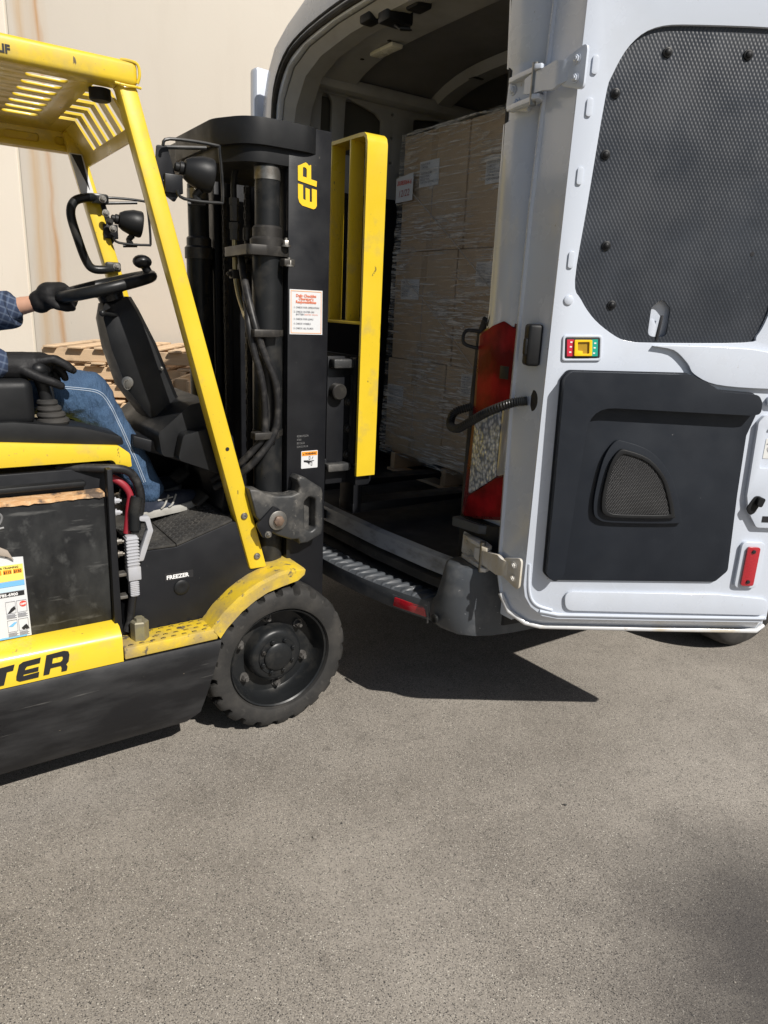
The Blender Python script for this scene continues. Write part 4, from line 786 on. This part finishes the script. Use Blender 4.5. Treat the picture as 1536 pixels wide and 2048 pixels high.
# floor, walls, roof inside
P('load_floor', FLOORM, VN, lambda g: g.plate([(-.05, .25), (-.085, .6), (-.095, .98), (-.085, 1.36), (-.05, 1.71), (.2, 1.9), (3.6, 1.9), (3.6, .06), (.2, .06)], (), XY, .60, .035, .003))
P('floor_sill', SILL, VN, lambda g: g.loft([[V((x, y, .641)), V((x - .012, y, .648)), V((x - .035, y, .640)), V((x - .05, y, .585)), V((x - .03, y, .575)), V((x, y, .58))] for x, y in ((-.035, .20), (-.05, .30), (-.078, .6), (-.088, .98), (-.078, 1.36), (-.05, 1.66), (-.035, 1.76))]))
P('sill_seal', RUBBER, VN, lambda g: g.loft([[V((x - .02, y, .575)), V((x - .055, y, .565)), V((x - .06, y, .535)), V((x - .02, y, .53))] for x, y in ((-.035, .20), (-.05, .30), (-.078, .6), (-.088, .98), (-.078, 1.36), (-.05, 1.66), (-.035, 1.76))]))
P('latch_pocket', INK, VN, lambda g: g.box(-.148, -.13, 1.0, 1.08, .595, .63, .002))
hs = [rpoly([(.235, 2.20), (.30, 2.20), (.305, 2.47), (.275, 2.51), (.245, 2.49)], .03), rpoly([(.37, 2.24), (.52, 2.24), (.525, 2.31), (.60, 2.32), (.60, 2.43), (.56, 2.46), (.38, 2.50)], .02), rrect(.54, .60, 2.22, 2.275, .012),
      rpoly([(.80, 2.10), (1.02, 2.10), (1.06, 2.42), (.98, 2.49), (.80, 2.47)], .02), rpoly([(1.25, 2.0), (1.9, 2.0), (1.9, 2.4), (1.25, 2.4)], .04), rpoly([(2.1, 1.9), (3.2, 1.9), (3.2, 2.4), (2.1, 2.4)], .04),
      rpoly([(.3, 1.2), (1.0, 1.2), (1.0, 1.95), (.3, 1.95)], .05), rpoly([(1.2, 1.2), (3.2, 1.2), (3.2, 1.8), (1.2, 1.8)], .05)] + [circ(.665, z, .009, 10) for z in (2.24, 2.36, 2.47)] + [circ(.33, z, .008, 10) for z in (2.22, 2.52)]
P('side_frame', INNER, VN, lambda g: g.plate([(.15, .64), (3.5, .64), (3.5, 2.58), (.17, 2.58)], hs, XZ, 1.795, .02, .006))
P('side_frame', INNER, VN, lambda g: g.plate([(.15, .64), (3.5, .64), (3.5, 2.58), (.17, 2.58)], hs, XZ, .145, .02, .006))
P('side_skin', mk('dark_inner_skin', (.10, .10, .09), .7), VN, lambda g: (g.box(.16, 3.5, 1.86, 1.87, .64, 2.5), g.box(.16, 3.5, .09, .10, .64, 2.5)))
P('lower_lining', PLAST, VN, lambda g: (g.box(.14, 3.5, 1.78, 1.794, .64, 2.06, .004), g.box(.17, 3.5, .166, .18, .64, 2.06, .004)))
P('wheel_box', INNER, VN, lambda g: (g.box(1.2, 2.1, 1.55, 1.80, .635, 1.0, .04), g.box(1.2, 2.1, .16, .41, .635, 1.0, .04)))
def arcz(y): return 2.66 - .12 * ((y - .98) / .8) ** 4
ya_ = [.18 + .08 * k for k in range(21)]
P('roof_liner', mk('roof_inner', (.20, .20, .205), .7, 0, [((.13, .13, .13), 3, I3, .4, .7, .6)]), VN, lambda g: g.loft([[V((x, y, arcz(y) + .005)) for y in ya_] for x in (.18, 1.5, 3.5)], closed=False, caps=False))
def bow(x0, x1, dz, holes=True):
    def f(g):
        g.loft([[V((x0, y, arcz(y))), V((x0 + .02, y, arcz(y) - dz)), V((x1 - .02, y, arcz(y) - dz)), V((x1, y, arcz(y)))] for y in ya_])
    return f
HB = P('rear_header', INNER, VN, bow(.15, .40, .045))
for x0, x1 in ((.86, .99), (1.42, 1.55), (2.0, 2.13), (2.6, 2.73)): P('roof_bow', INNER, VN, bow(x0, x1, .045))
for x in (.895, 1.46):
    for y in (.5, .72, .98, 1.4): P('bow_hole', INK, VN, lambda g: g.plate(rrect(x - .022, x + .042, y, y + .055, .012), (), XY, arcz(y) - .0475, .002))
P('cant_rail', INNER, VN, lambda g: (g.box(.17, 3.5, 1.70, 1.80, 2.50, 2.56, .02), g.box(.17, 3.5, .16, .26, 2.50, 2.56, .02)))
P('roof_lamp', mk('lamp_lens', (.8, .8, .7), .3), VN, lambda g: g.box(.30, .36, 1.28, 1.46, 2.588, 2.606, .006))
P('latch', PLAST, VN, lambda g: (g.box(.06, .18, .95, 1.03, 2.55, 2.62, .012), g.box(.04, .10, 1.05, 1.13, 2.57, 2.62, .01), g.box(.10, .17, .82, .90, 2.57, 2.63, .01), g.tube([(.12, 1.0, 2.56), (.12, .95, 2.53), (.15, .93, 2.53)], .008, 8)))
for y in (1.15, 1.30, 1.52): P('header_bolt', INK, VN, lambda g: g.plate(circ(.30, y, .010, 10), (), XY, arcz(y) - .047, .002))
P('bulkhead', INNER, VN, lambda g: g.box(3.5, 3.53, .1, 1.86, .64, 2.6))
# bumper
def bx(y): d = abs(y - .98); return -.278 + .16 * (min(d, .95) / .85) ** 2.6
BUM = P('bumper', BUMP, VN, lambda g: g.loft([[V((-.02, y, .50)), V((bx(y) + .10, y, .499)), V((bx(y) + .012, y, .507)), V((bx(y), y, .500)), V((bx(y) - .002, y, .470)), V((bx(y) + .014, y, .425)), V((bx(y) + .04, y, .41)), V((-.02, y, .41))] for y in [.125 + .0342 * k for k in range(51)]]))
P('step_pad', FLOORM, BUM, lambda g: g.loft([[V((-.04, y, .501)), V((-.04, y, .506)), V((bx(y) + .105, y, .506)), V((bx(y) + .105, y, .501))] for y in [.2 + .0312 * k for k in range(51)]]))
for k in range(34):
    y = .235 + k * .0455
    P('step_ridge', BUMP, BUM, lambda g: g.loft([[V((bx(y) + dx_, y + s_ * hw, .500 + (h if abs(s_) < .8 else 0))) for s_ in (-1, -.5, .5, 1)] for dx_, hw, h in ((.002, .006, .002), (.010, .013, .009), (.05, .014, .0115), (.085, .012, .011), (.10, .006, .006))]))
for sg in (0, 1):
    mir = (lambda y: y) if not sg else (lambda y: 1.96 - y)
    co = P('bumper_corner', BUMP, BUM, lambda g: g.loft([[V((x0 * kx + ox, mir(y), z)) for x0, y, kx, ox in ((-.02, ya, 1, 0), (-.13, ya - .004, k1, 0), (-.158, ya - .03, k1, 0), (-.165, ya - .07, k1, 0), (-.145, .07, k1, 0), (-.095, .03, k1, 0), (-.03, .005, 1, 0), (.06, -.015, 1, 0), (.36, -.05, 1, 0), (.36, .0, 1, 0), (.0, .04, 1, 0))] for z, ya, k1 in ((.425, .215, .90), (.442, .225, .98), (.50, .225, 1), (.515, .21, 1), (.54, .195, 1), (.60, .185, .95), (.655, .18, .88), (.667, .175, .80))]), ang=48)
    P('sensor', RIM, co, lambda g: g.lathe([(0, .017), (-.008, .017), (-.010, .013), (-.008, .010)], (-.166, mir(.15), .46), (1, 0, 0), 18))
P('gap_line', STAMP, BUM, lambda g: g.box(-.1565, -.15, .2085, .2105, .415, .500))
P('reflector', REFL, BUM, lambda g: g.hexa([(bx(.355) - .001, .355, .437), (bx(.215) - .003, .215, .437), (bx(.215) + .02, .215, .437), (bx(.355) + .02, .355, .437), (bx(.355) - .004, .345, .476), (bx(.215) - .006, .225, .476), (bx(.215) + .02, .225, .476), (bx(.355) + .02, .345, .476)], .003))
P('reflector_frame', BUMP, BUM, lambda g: g.hexa([(bx(.365) + .003, .368, .432), (bx(.205) + .001, .205, .432), (bx(.205) + .02, .205, .432), (bx(.365) + .02, .368, .432), (bx(.365) - .002, .358, .483), (bx(.205) - .004, .212, .483), (bx(.205) + .02, .212, .483), (bx(.365) + .02, .358, .483)], .002))
# tail lamp
TLred=[(0.188,1.429),(0.131,1.463),(0.078,1.481),(0.01,1.455),(-0.021,1.431),(-0.027,1.251),(0.179,1.145)]
TLclr=[(0.179,1.145),(0.049,1.207),(0.05,0.977),(0.184,0.882)]
TLgry=[(0.049,1.207),(-0.027,1.251),(-0.03,1.011),(0.05,0.977)]
TLlow=[(0.184,0.882),(0.05,0.977),(-0.03,1.011),(-0.036,0.862),(0.205,0.802)]
full = [(.196, 1.432), (.131, 1.470), (.078, 1.488), (.0, 1.46), (-.032, 1.43), (-.045, .852), (.215, .795), (.196, 1.14)]
TL = P('tail_lamp', mk('lamp_housing', (.10, .006, .01), .3, coat=.5), VN, lambda g: g.plate(rpoly(full, .012), (), YZ, -.026, .04, .006))
for q, m, nm in ((TLred, REDL, 'red_lens'), (TLclr, CLEAR, 'clear_lens'), (TLgry, GREYL, 'grey_lens'), (TLlow, REDL, 'red_lens')): P(nm, m, TL, lambda g: g.plate(rpoly(scale2(q, .965), .010), (), YZ, -.033, .008, .003))
P('bulb', INK, TL, lambda g: g.box(-.034, -.032, .035, .075, 1.30, 1.34, .001))
# lower hinge, upper hinge
def hinge(zc, m, dy=0):
    H = P('hinge', m, VN, lambda g: (g.plate(rpoly([(.175, zc + .045), (.18, zc - .035), (.09, zc - .055), (.06, zc + .03)], .008), (), YZ, -.045, .014, .003),
        g.plate(rpoly([(-.035, .16), (-.062, .16), (-.075, .10), (-.085, .03), (-.10, .02), (-.09, .0), (-.06, .01), (-.045, .05)], .006), (), XY, zc + .028, .012, .003),
        g.plate(rpoly([(-.035, .16), (-.062, .16), (-.075, .10), (-.085, .03), (-.10, .02), (-.09, .0), (-.06, .01), (-.045, .05)], .006), (), XY, zc - .045, .012, .003)))
    P('hinge_pin', STEEL, H, lambda g: g.lathe([(-.055, .010), (.05, .010)], (-.078, .035, zc), (0, 0, 1), 14))
    P('hinge_arm', m, H, lambda g: g.loft([[V((x, y, zc - h)), V((x - .012, y, zc - h)), V((x - .012, y, zc + h)), V((x, y, zc + h))] for x, y, h in ((-.066, .075, .018), (-.070, .04, .026), (-.078, -.01, .028), (-.08, -.05, .034), (-.085, -.075, .028), (-.075, -.10, .022))]))
    P('hinge_leaf', m, H, lambda g: g.plate(rpoly([(-.155, zc + .055), (-.075, zc + .03), (-.075, zc - .03), (-.155, zc - .055)], .015), (), YZ, -.088, .008, .002))
    for y, z in ((.155, zc + .012), (.135, zc - .025)): P('bolt', m, H, lambda g: g.hexbolt((-.046, y, z), (-1, 0, 0), .010, .008))
    for z in (zc + .022, zc - .022): P('bolt', m, H, lambda g: g.hexbolt((-.089, -.125, z), (-1, 0, 0), .009, .007))
hinge(.715, WHITED); h1 = set(VN.children); hinge(2.115, WHITE)
for o_ in set(VN.children) - h1: o_.location.y = -.045
P('hinge_cover', BUMP, VN, lambda g: g.plate(rpoly([(-.075, .215), (-.055, .09), (-.02, .05), (.0, .21)], .012), (), XY, .775, .03, .006))
P('door_check', RIM, VN, lambda g: g.tube(smoothpath([(-.02, .20, 1.44), (-.06, .225, 1.44), (-.065, .225, 1.40), (-.02, .20, 1.385)], 4), .006, 8))
cpath = smoothpath([(-.02, .215, 1.19), (-.06, .255, 1.165), (-.085, .24, 1.125), (-.10, .18, 1.125), (-.11, .10, 1.165), (-.115, .02, 1.205), (-.095, -.055, 1.24), (-.066, -.09, 1.25)], 34)
P('conduit', RIM, VN, lambda g: g.tube(cpath, [.0148 if (k // 2) % 2 else .0122 for k in range(len(cpath))], 14), label='black corrugated cable conduit', ang=20)
# rear wheels and front wheels
def vwheel(x, y0, sg):
    W = P('wheel', RUBBER, VN, lambda g: g.lathe([(a * sg, r) for a, r in ((.02, .21), (.0, .225), (-.004, .29), (.006, .335), (.025, .352), (.05, .358), (.17, .358), (.2, .34), (.22, .29), (.22, .21))], (x, y0, .358), (0, 1, 0), 64, lambda a, r, t: r - (.004 if r > .35 and (t * 60) % 1 < .25 else 0), caps=False))
    P('rim', STEEL, W, lambda g: g.lathe([(a * sg, r) for a, r in ((.02, .212), (.03, .2), (.09, .19), (.06, .12), (.04, .08), (.03, .06), (.03, .001))], (x, y0, .358), (0, 1, 0), 40))
vwheel(1.63, -.04, 1); vwheel(1.63, 2.0, -1); vwheel(4.75, -.04, 1); vwheel(4.75, 2.0, -1)
P('chassis', BLK, VN, lambda g: (g.box(.1, 5.4, .35, .47, .40, .59), g.box(.1, 5.4, 1.49, 1.61, .40, .59), g.lathe([(.1, .06), (1.86, .06)], (1.63, 0, .358), (0, 1, 0), 16)))

# ------------------------------------------------------------------ open right rear door
DR = empty('rear_door', (-.071, -.158, 0), R(2 - 34.5), VN); DR['label'] = 'open white rear door with black lining panels'
fr = [(.0, .68), (.008, .64), (.03, .605), (.07, .575), (.12, .566), (.45, .570), (.78, .576), (.80, .595), (.80, 1.4), (.80, 2.45), (.77, 2.54), (.68, 2.585), (.4, 2.59), (.14, 2.585), (.04, 2.54), (.008, 2.45), (.003, 1.8), (.0, 1.2)]
bk = [(-.062, .68), (-.052, .62), (-.025, .565), (.03, .532), (.08, .522), (.45, .525), (.80, .529), (.825, .545), (.825, 1.4), (.825, 2.46), (.79, 2.58), (.69, 2.635), (.4, 2.64), (.13, 2.635), (.01, 2.58), (-.045, 2.47), (-.062, 1.8), (-.066, 1.2)]
dense = lambda L: [p for a, b in zip(L, L[1:] + L[:1]) for p in (a, ((a[0] + b[0]) / 2, (a[1] + b[1]) / 2))]
win = cr([(.055, 1.60), (.079, 1.547), (.125, 1.494), (.189, 1.452), (.23, 1.440), (.30, 1.438), (.57, 1.450), (.60, 1.47), (.620, 1.52), (.632, 1.60), (.648, 1.9), (.65, 2.1), (.635, 2.20), (.57, 2.236), (.30, 2.235), (.19, 2.223), (.13, 2.181), (.093, 2.111), (.081, 2.052), (.066, 1.8)], 4)
P('door_pan', WHITE, DR, lambda g: g.plate(fr, [win], XZ, 0, .022, .007, seg=3), ang=45)
mid = lambda t: [(a[0] + (b[0] - a[0]) * t, a[1] + (b[1] - a[1]) * t) for a, b in zip(fr, bk)]
dp = lambda z, y: y * (.36 + .64 * min(1, max(0, (z - .57) / .16)))
P('door_edge', WHITE, DR, lambda g: g.loft([[V((x, dp(q[1], y), z)) for (x, z), q in zip(L, fr)] for L, y in ((mid(-.02), .006), (mid(.05), .014), (mid(.12), .024), (mid(.85), .118), (mid(.90), .122), (mid(1.0), .122), (mid(1.06), .124), (mid(1.06), .142), (mid(.9), .146))], closed=True, caps=False), ang=25)
P('door_skin', WHITED, DR, lambda g: g.plate([(x, z) for x, z in mid(.93)], (), XZ, .130, .01, .003, ff=lambda c: V((c.x, dp(c.z + .05, c.y), c.z))))
P('door_lip', WHITED, DR, lambda g: g.tube([(x, dp(q[1], .123) - .005, z) for (x, z), q in zip(mid(1.03), fr)][1:8], .0085, 10), label='rust-stained lower door lip')
# pressed ribs and pads in the white frame
def pad(u0, u1, z0, z1, t=.006, r=.01, bev=.004, name='pressed_pad'): return P(name, WHITE, DR, lambda g: g.plate(rrect(u0, u1, z0, z1, r), (), XZ, -t, t + .004, bev, seg=3))
for u, z in ((.044, 2.131), (.041, 2.032), (.036, 1.866), (.037, 1.652)): pad(u - .008, u + .008, z - .022, z + .022, .005, .008)
P('pressed_pad', WHITE, DR, lambda g: g.lathe([(-.004, .013), (-.0055, .010), (-.006, .001), (.003, .014)][3:] + [(-.004, .013), (-.0055, .010), (-.006, .001)], (.043, 0, 1.545), (0, 1, 0), 18))
P('pressed_ledge', WHITE, DR, lambda g: g.plate(rpoly([(.13, .665), (.14, .60), (.79, .605), (.79, .66), (.62, .672)], .03), (), XZ, -.010, .014, .008, seg=4))
P('pressed_rib', WHITE, DR, lambda g: g.tube([(.06, -.001, .592), (.12, -.002, .582), (.45, -.002, .586), (.795, -.002, .592)], .006, 8))
P('pressed_rib', WHITE, DR, lambda g: g.tube(smoothpath([(.012, 0, .75), (.02, -.001, .66), (.045, -.001, .615), (.10, -.001, .596)], 5), .005, 8))
P('handle_bulge', WHITE, DR, lambda g: g.plate(cr([(.30, 1.43), (.36, 1.42), (.405, 1.385), (.43, 1.355), (.50, 1.328), (.64, 1.322), (.77, 1.33), (.79, 1.39), (.78, 1.46), (.70, 1.465), (.655, 1.428), (.58, 1.433), (.44, 1.435)], 4), (), XZ, -.013, .016, .011, seg=6), ang=60)
P('handle_rib', WHITE, DR, lambda g: g.plate(rpoly([(.665, 1.27), (.79, 1.27), (.79, 1.30), (.66, 1.30)], .01), (), XZ, -.012, .016, .006, seg=3))
P('latch_panel', WHITE, DR, lambda g: g.plate(rpoly([(.645, 1.225), (.66, 1.245), (.79, 1.245), (.79, .90), (.70, .90), (.665, .95), (.652, 1.0)], .014), [rrect(.672, .80 - .012, 1.085, 1.205, .008)], XZ, -.016, .02, .006, seg=3))
P('recess_plate', WHITE, DR, lambda g: g.plate(rrect(.668, .79, 1.08, 1.21, .006), (), XZ, -.006, .006))
lb = P('door_label', mk('faded_label', (.62, .62, .60), .6, rv=0), DR, lambda g: g.plate(rrect(.682, .765, 1.115, 1.175, .002), (), XZ, -.0075, .001))
P('pictogram', INKG, lb, lambda g: (g.tube(smoothpath([(.686, -.008, 1.158), (.692, -.008, 1.163), (.696, -.008, 1.169), (.722, -.008, 1.169), (.723, -.008, 1.158), (.686, -.008, 1.158)], 2), .0008, 4), g.tube([(.706 + .016 * math.cos(R(a)) , -.008, 1.139 + .010 * math.sin(R(a)) - .006 * math.cos(R(a))) for a in range(0, 360, 20)], .0008, 4, True), g.tube([(.700, -.008, 1.143), (.712, -.008, 1.138)], .0008, 4)))
P('pull_knob', PLAST, DR, lambda g: (g.plate(rpoly([(.655, .96), (.668, .94), (.682, .945), (.700, .985), (.695, 1.0), (.675, 1.0)], .013), (), XZ, -.020, .005, .002), g.plate(rpoly([(.678, .972), (.694, .968), (.702, .995), (.682, 1.002)], .007), (), XZ, -.034, .015, .003)))
P('label_edge', INK, DR, lambda g: g.box(.712, .75, -.0175, -.016, .918, .937))
rf_ = P('reflector_pad', WHITE, DR, lambda g: g.plate(rrect(.668, .742, .698, .850, .016), (), XZ, -.012, .016, .005, seg=3))
P('reflector', REFL, rf_, lambda g: g.plate(rrect(.684, .724, .708, .836, .008), (), XZ, -.020, .009, .003))
for z in (.722, .822): P('screw', INK, rf_, lambda g: g.lathe([(0, .006), (-.003, .006), (-.0035, .004)], (.704, -.020, z), (0, 1, 0), 12))
# window lining
WP = P('window_lining', HEX, DR, lambda g: g.plate(scale2(win, 1.012), [rpoly([(.286, 1.455), (.342, 1.455), (.342, 1.535), (.314, 1.562), (.286, 1.535)], .018)], XZ, .010, .006), label='black embossed panel filling the door window')
for u, z in ((.233, 2.172), (.446, 2.177), (.109, 2.071), (.102, 1.923), (.134, 1.694), (.17, 1.537)): P('rivet', PLAST, WP, lambda g: (g.lathe([(.010, .0125), (.006, .0125), (.005, .011)], (u, 0, z), (0, 1, 0), 18), g.ball((u, .006, z), .009, (1, .75, 1), 14)))
P('rivet_hole', INK, WP, lambda g: g.plate(circ(.55, 1.691, .006, 12), (), XZ, .0092, .001))
P('slot_backing', WHITE, WP, lambda g: g.box(.275, .352, .030, .034, 1.43, 1.575)); P('slot_tab', WHITE, WP, lambda g: g.plate(rpoly([(.286, 1.44), (.308, 1.44), (.308, 1.485), (.298, 1.505), (.286, 1.505)], .008), (), XZ, .012, .01, .002)); P('slot_rod', INK, WP, lambda g: g.box(.314, .320, .006, .018, 1.445, 1.515, .001, rot=Matrix.Rotation(R(6), 3, 'Y')))
# lock switch
sw_ = P('lock_switch', INK, DR, lambda g: g.plate(rpoly([(.045, 1.441), (.143, 1.445), (.149, 1.389), (.050, 1.384)], .008), (), XZ, -.004, .006, .002))
P('switch_bezel', WHITE, sw_, lambda g: g.plate(rpoly([(.037, 1.449), (.151, 1.453), (.157, 1.381), (.042, 1.376)], .010), [rpoly([(.044, 1.442), (.144, 1.446), (.150, 1.388), (.049, 1.383)], .006)], XZ, -.006, .008, .0025))
P('switch_face', SWR, sw_, lambda g: g.plate([(.050, 1.437), (.070, 1.438), (.074, 1.391), (.055, 1.390)], (), XZ, -.0055, .002)); P('switch_face', SWG, sw_, lambda g: g.plate([(.122, 1.440), (.139, 1.441), (.144, 1.394), (.127, 1.393)], (), XZ, -.0055, .002))
P('switch_slider', SWY, sw_, lambda g: (g.plate(rpoly([(.071, 1.437), (.121, 1.439), (.126, 1.394), (.075, 1.392)], .003), [rpoly([(.080, 1.431), (.114, 1.433), (.117, 1.400), (.098, 1.399), (.097, 1.407), (.083, 1.407)], .003)], XZ, -.011, .007, .001),))
P('switch_recess', mk('amber_recess', (.38, .23, .012), .4), sw_, lambda g: g.plate([(.073, 1.436), (.120, 1.437), (.124, 1.396), (.077, 1.394)], (), XZ, -.0055, .002))
for z in (1.430, 1.417, 1.402): P('switch_mark', INKW, sw_, lambda g: g.box(.060, .066, -.0062, -.0055, z - .002, z + .002)); P('switch_mark', INKW, sw_, lambda g: g.box(.129, .135, -.0062, -.0055, z - .002, z + .002))
# lower trim
trim = rpoly([(.043, 1.329), (.060, 1.352), (.408, 1.358), (.456, 1.339), (.505, 1.314), (.618, 1.309), (.634, 1.287), (.636, 1.243), (.619, 1.182), (.625, 1.0), (.640, .752), (.605, .714), (.082, .702), (.055, .725)], .022, 4)
TP = P('door_trim', TRIM, DR, lambda g: g.plate(trim, (), XZ, -.008, .012, .004, seg=3), label='black grained lower trim panel')
raised = rpoly([(.046, 1.326), (.062, 1.349), (.408, 1.355), (.456, 1.336), (.505, 1.311), (.616, 1.306), (.630, 1.285), (.632, 1.25), (.60, 1.246), (.13, 1.252, .075), (.120, 1.0), (.112, .73), (.085, .706), (.059, .73)], .030, 6)
P('trim_ledge', TRIM, TP, lambda g: g.plate(raised, (), XZ, -.042, .036, .024, seg=7), ang=60)
spk = [(.236, 1.122), (.262, 1.124), (.327, 1.102), (.381, 1.05), (.41, .99), (.427, .938), (.415, .926), (.259, .922), (.22, .93), (.207, .95), (.205, 1.0), (.215, 1.08)]
P('speaker_surround', TRIM, TP, lambda g: g.plate(cr(scale2(spk, 1.24), 4), (), XZ, -.022, .016, .015, seg=6), ang=60)
SPK = P('speaker_bezel', PLAST, TP, lambda g: g.plate(cr(scale2(spk, 1.03), 3), [cr(scale2(spk, .90), 3)], XZ, -.034, .014, .005, seg=3))
P('speaker_grille', GRILLE, TP, lambda g: g.plate(cr(scale2(spk, .93), 3), (), XZ, -.030, .008, .003))
# grommet and striker on the hinge edge
P('grommet', RUBBER, DR, lambda g: g.lathe([(0, .035), (-.006, .034), (-.012, .026), (-.014, .012)], (-.028, .058, 1.253), (.85, .52, 0), 20).xf(Matrix.Translation((0, 0, 1.253)) @ Matrix.Diagonal((.55, 1, 1.25, 1)) @ Matrix.Translation((0, 0, -1.253)) ))
P('striker', PLAST, DR, lambda g: (g.box(-.056, -.012, .025, .085, 1.355, 1.475, .01, seg=3), g.box(-.062, -.030, .030, .06, 1.385, 1.435, .006)))
# left rear door, swung round against the far side
LD = P('rear_door', WHITE, VN, lambda g: g.hexa([(-.02, 2.00, .53), (.78, 2.10, .53), (.78, 2.17, .53), (-.03, 2.07, .53), (-.02, 1.97, 2.60), (.78, 2.07, 2.60), (.78, 2.14, 2.60), (-.03, 2.04, 2.60)], .02), label='left rear door folded back along the far side')
P('hinge', WHITED, LD, lambda g: g.box(-.07, .02, 1.90, 2.0, 2.08, 2.15, .01))

# ------------------------------------------------------------------ wrapped load in the van
def v3(x, y, z=0): c_, s_ = math.cos(PHI), math.sin(PHI); return (.42 + c_ * x - s_ * y, 2.27 + s_ * x + c_ * y, z)
LX, Y0, Y1, ZP = .56, .56, 1.56, .636
pallet(v3(LX + .6, (Y0 + Y1) / 2, ZP), PHI, 'wooden pallet under the wrapped cartons inside the van', 'pallets in the van')
LOADZ = ZP + .127
lay = [(LOADZ, 1.25), (1.251, 1.775), (1.776, 2.31)]
tags = {}
def carton(i, x, y, z0, z1, lbl, grp):
    o = P('carton', CARTON, None, lambda g: g.box(x + .004, x + .546, y + .004, y + .496, z0, z1 - .001, .006))
    o.location = v3(0, 0); o.rotation_euler = (0, 0, PHI); tag(o, lbl, 'carton', grp)
    P('tape', TAPE, o, lambda g: (g.box(x + .0025, x + .004, y + .225, y + .275, z1 - .14, z1 - .004), g.box(x + .0025, x + .004, y + .225, y + .275, z0 + .004, z0 + .10)))
    P('flap_line', INKG, o, lambda g: g.box(x + .003, x + .0045, y + .2485, y + .2515, z0 + .11, z1 - .15)) if i else None
    return o
TAPE = mk('packing_tape', (.40, .31, .21), .25)
nm = ('bottom', 'middle', 'top')
fronts = {}
for i, (z0, z1) in enumerate(lay):
    lean = (i - 1) * -.03
    for j in range(2):
        y = Y0 + j * .5 + lean
        fronts[i, j] = carton(1, LX, y, z0, z1, f'{nm[i]} labelled carton of the wrapped load, ' + ('beside the tail lamp' if j == 0 else 'beside the yellow backrest'), 'labelled cartons in the load')
        carton(0, LX + .553, y, z0, z1, f'{nm[i]} plain carton behind the labelled one, ' + ('beside the right wall' if j == 0 else 'beside the left wall'), 'cartons in the back row')
def clabel(i, j, ya, yb, za, zb, ink=INKG):
    o = fronts[i, j]; q = P('paper_label', PAPER, o, lambda g: g.plate([(ya, za), (yb, za), (yb, zb), (ya, zb)], (), YZ, LX + .001, .0018))
    rg = random.Random(i * 5 + j); n = 7
    for k in range(n):
        z = zb - .012 - k * (zb - za - .02) / n; w_ = rg.uniform(.5, .92) * (yb - ya)
        text(rg.choice(('CARTON WEIGHT 11.5 LB', 'CARTON DIMS', 'MADE IN', 'CTN 08', 'INDUSTRIAL', 'RECYCLE', 'ITEM NO.')), .0135, (LX - .0004, yb - .008, z - .006), ink, q, u=(0, -1, 0), bold=.0001)
for a in ((2, 1, 1.236, 1.385, 2.065, 2.178), (2, 0, .775, .905, 2.03, 2.14), (1, 1, 1.342, 1.495, 1.548, 1.645), (1, 0, .795, .92, 1.612, 1.715), (0, 0, .862, .968, 1.118, 1.222), (0, 1, 1.432, 1.575, 1.005, 1.11)): clabel(*a)
def film(g):
    rg = random.Random(5); loop = []
    yy0, yy1, xa, xb = Y0 - .012, Y1 + .012, LX - .014, LX + 1.11
    for k in range(31): loop.append((xa, yy1 - (yy1 - yy0) * k / 30, 0))
    loop += [(xa + (xb - xa) * k / 12, yy0, 1) for k in range(1, 13)] + [(xb, yy0 + (yy1 - yy0) * k / 12, 2) for k in range(1, 13)] + [(xb - (xb - xa) * k / 12, yy1, 3) for k in range(1, 12)]
    secs = []
    for r in range(36):
        z = .735 + r * (2.318 - .735) / 35; lean = -.03 * (z - 1.5) / .53
        secs.append([V((x + (rg.uniform(-.006, .004) if s_ == 0 else 0), y + lean, z)) for x, y, s_ in loop])
    g.loft(secs, caps=False)
o = P('stretch_wrap', WRAP, None, film, ang=60); o.location = v3(0, 0); o.rotation_euler = (0, 0, PHI); tag(o, 'clear stretch film wound round the cartons in the van', 'stretch wrap')
P('film_rope', mk('film_strand', (.45, .42, .38), .3), o, lambda g: (g.tube(smoothpath([(LX - .018, 1.44, 2.06), (LX - .022, 1.2, 1.90), (LX - .022, .95, 1.72), (LX - .018, .70, 1.53)], 5), .0022, 6), g.tube(smoothpath([(LX - .018, 1.46, 1.66), (LX - .022, 1.2, 1.50), (LX - .022, .98, 1.34), (LX - .018, .72, 1.15)], 5), .002, 6)))
nt_ = P('paper_note', PAPER, None, lambda g: g.plate([(1.400, 2.010), (1.541, 2.006), (1.541, 2.118), (1.399, 2.133)], (), YZ, LX - .026, .0015)); nt_.location = v3(0, 0); nt_.rotation_euler = (0, 0, PHI)
tag(nt_, 'white paper note with red handwritten numbers stuck on the wrapped load', 'note')
text('20383064-6', .029, (LX - .0275, 1.532, 2.085), INKR, nt_, u=(0, -1, 0), v=(0, -.06, 1), bold=.0004, sx=.86, shear=.2); text('12/22', .044, (LX - .0275, 1.520, 2.030), mk('maroon_ink', (.30, .07, .07), .5, rv=0), nt_, u=(0, -1, .04), bold=.0002, sx=.95, shear=.2)
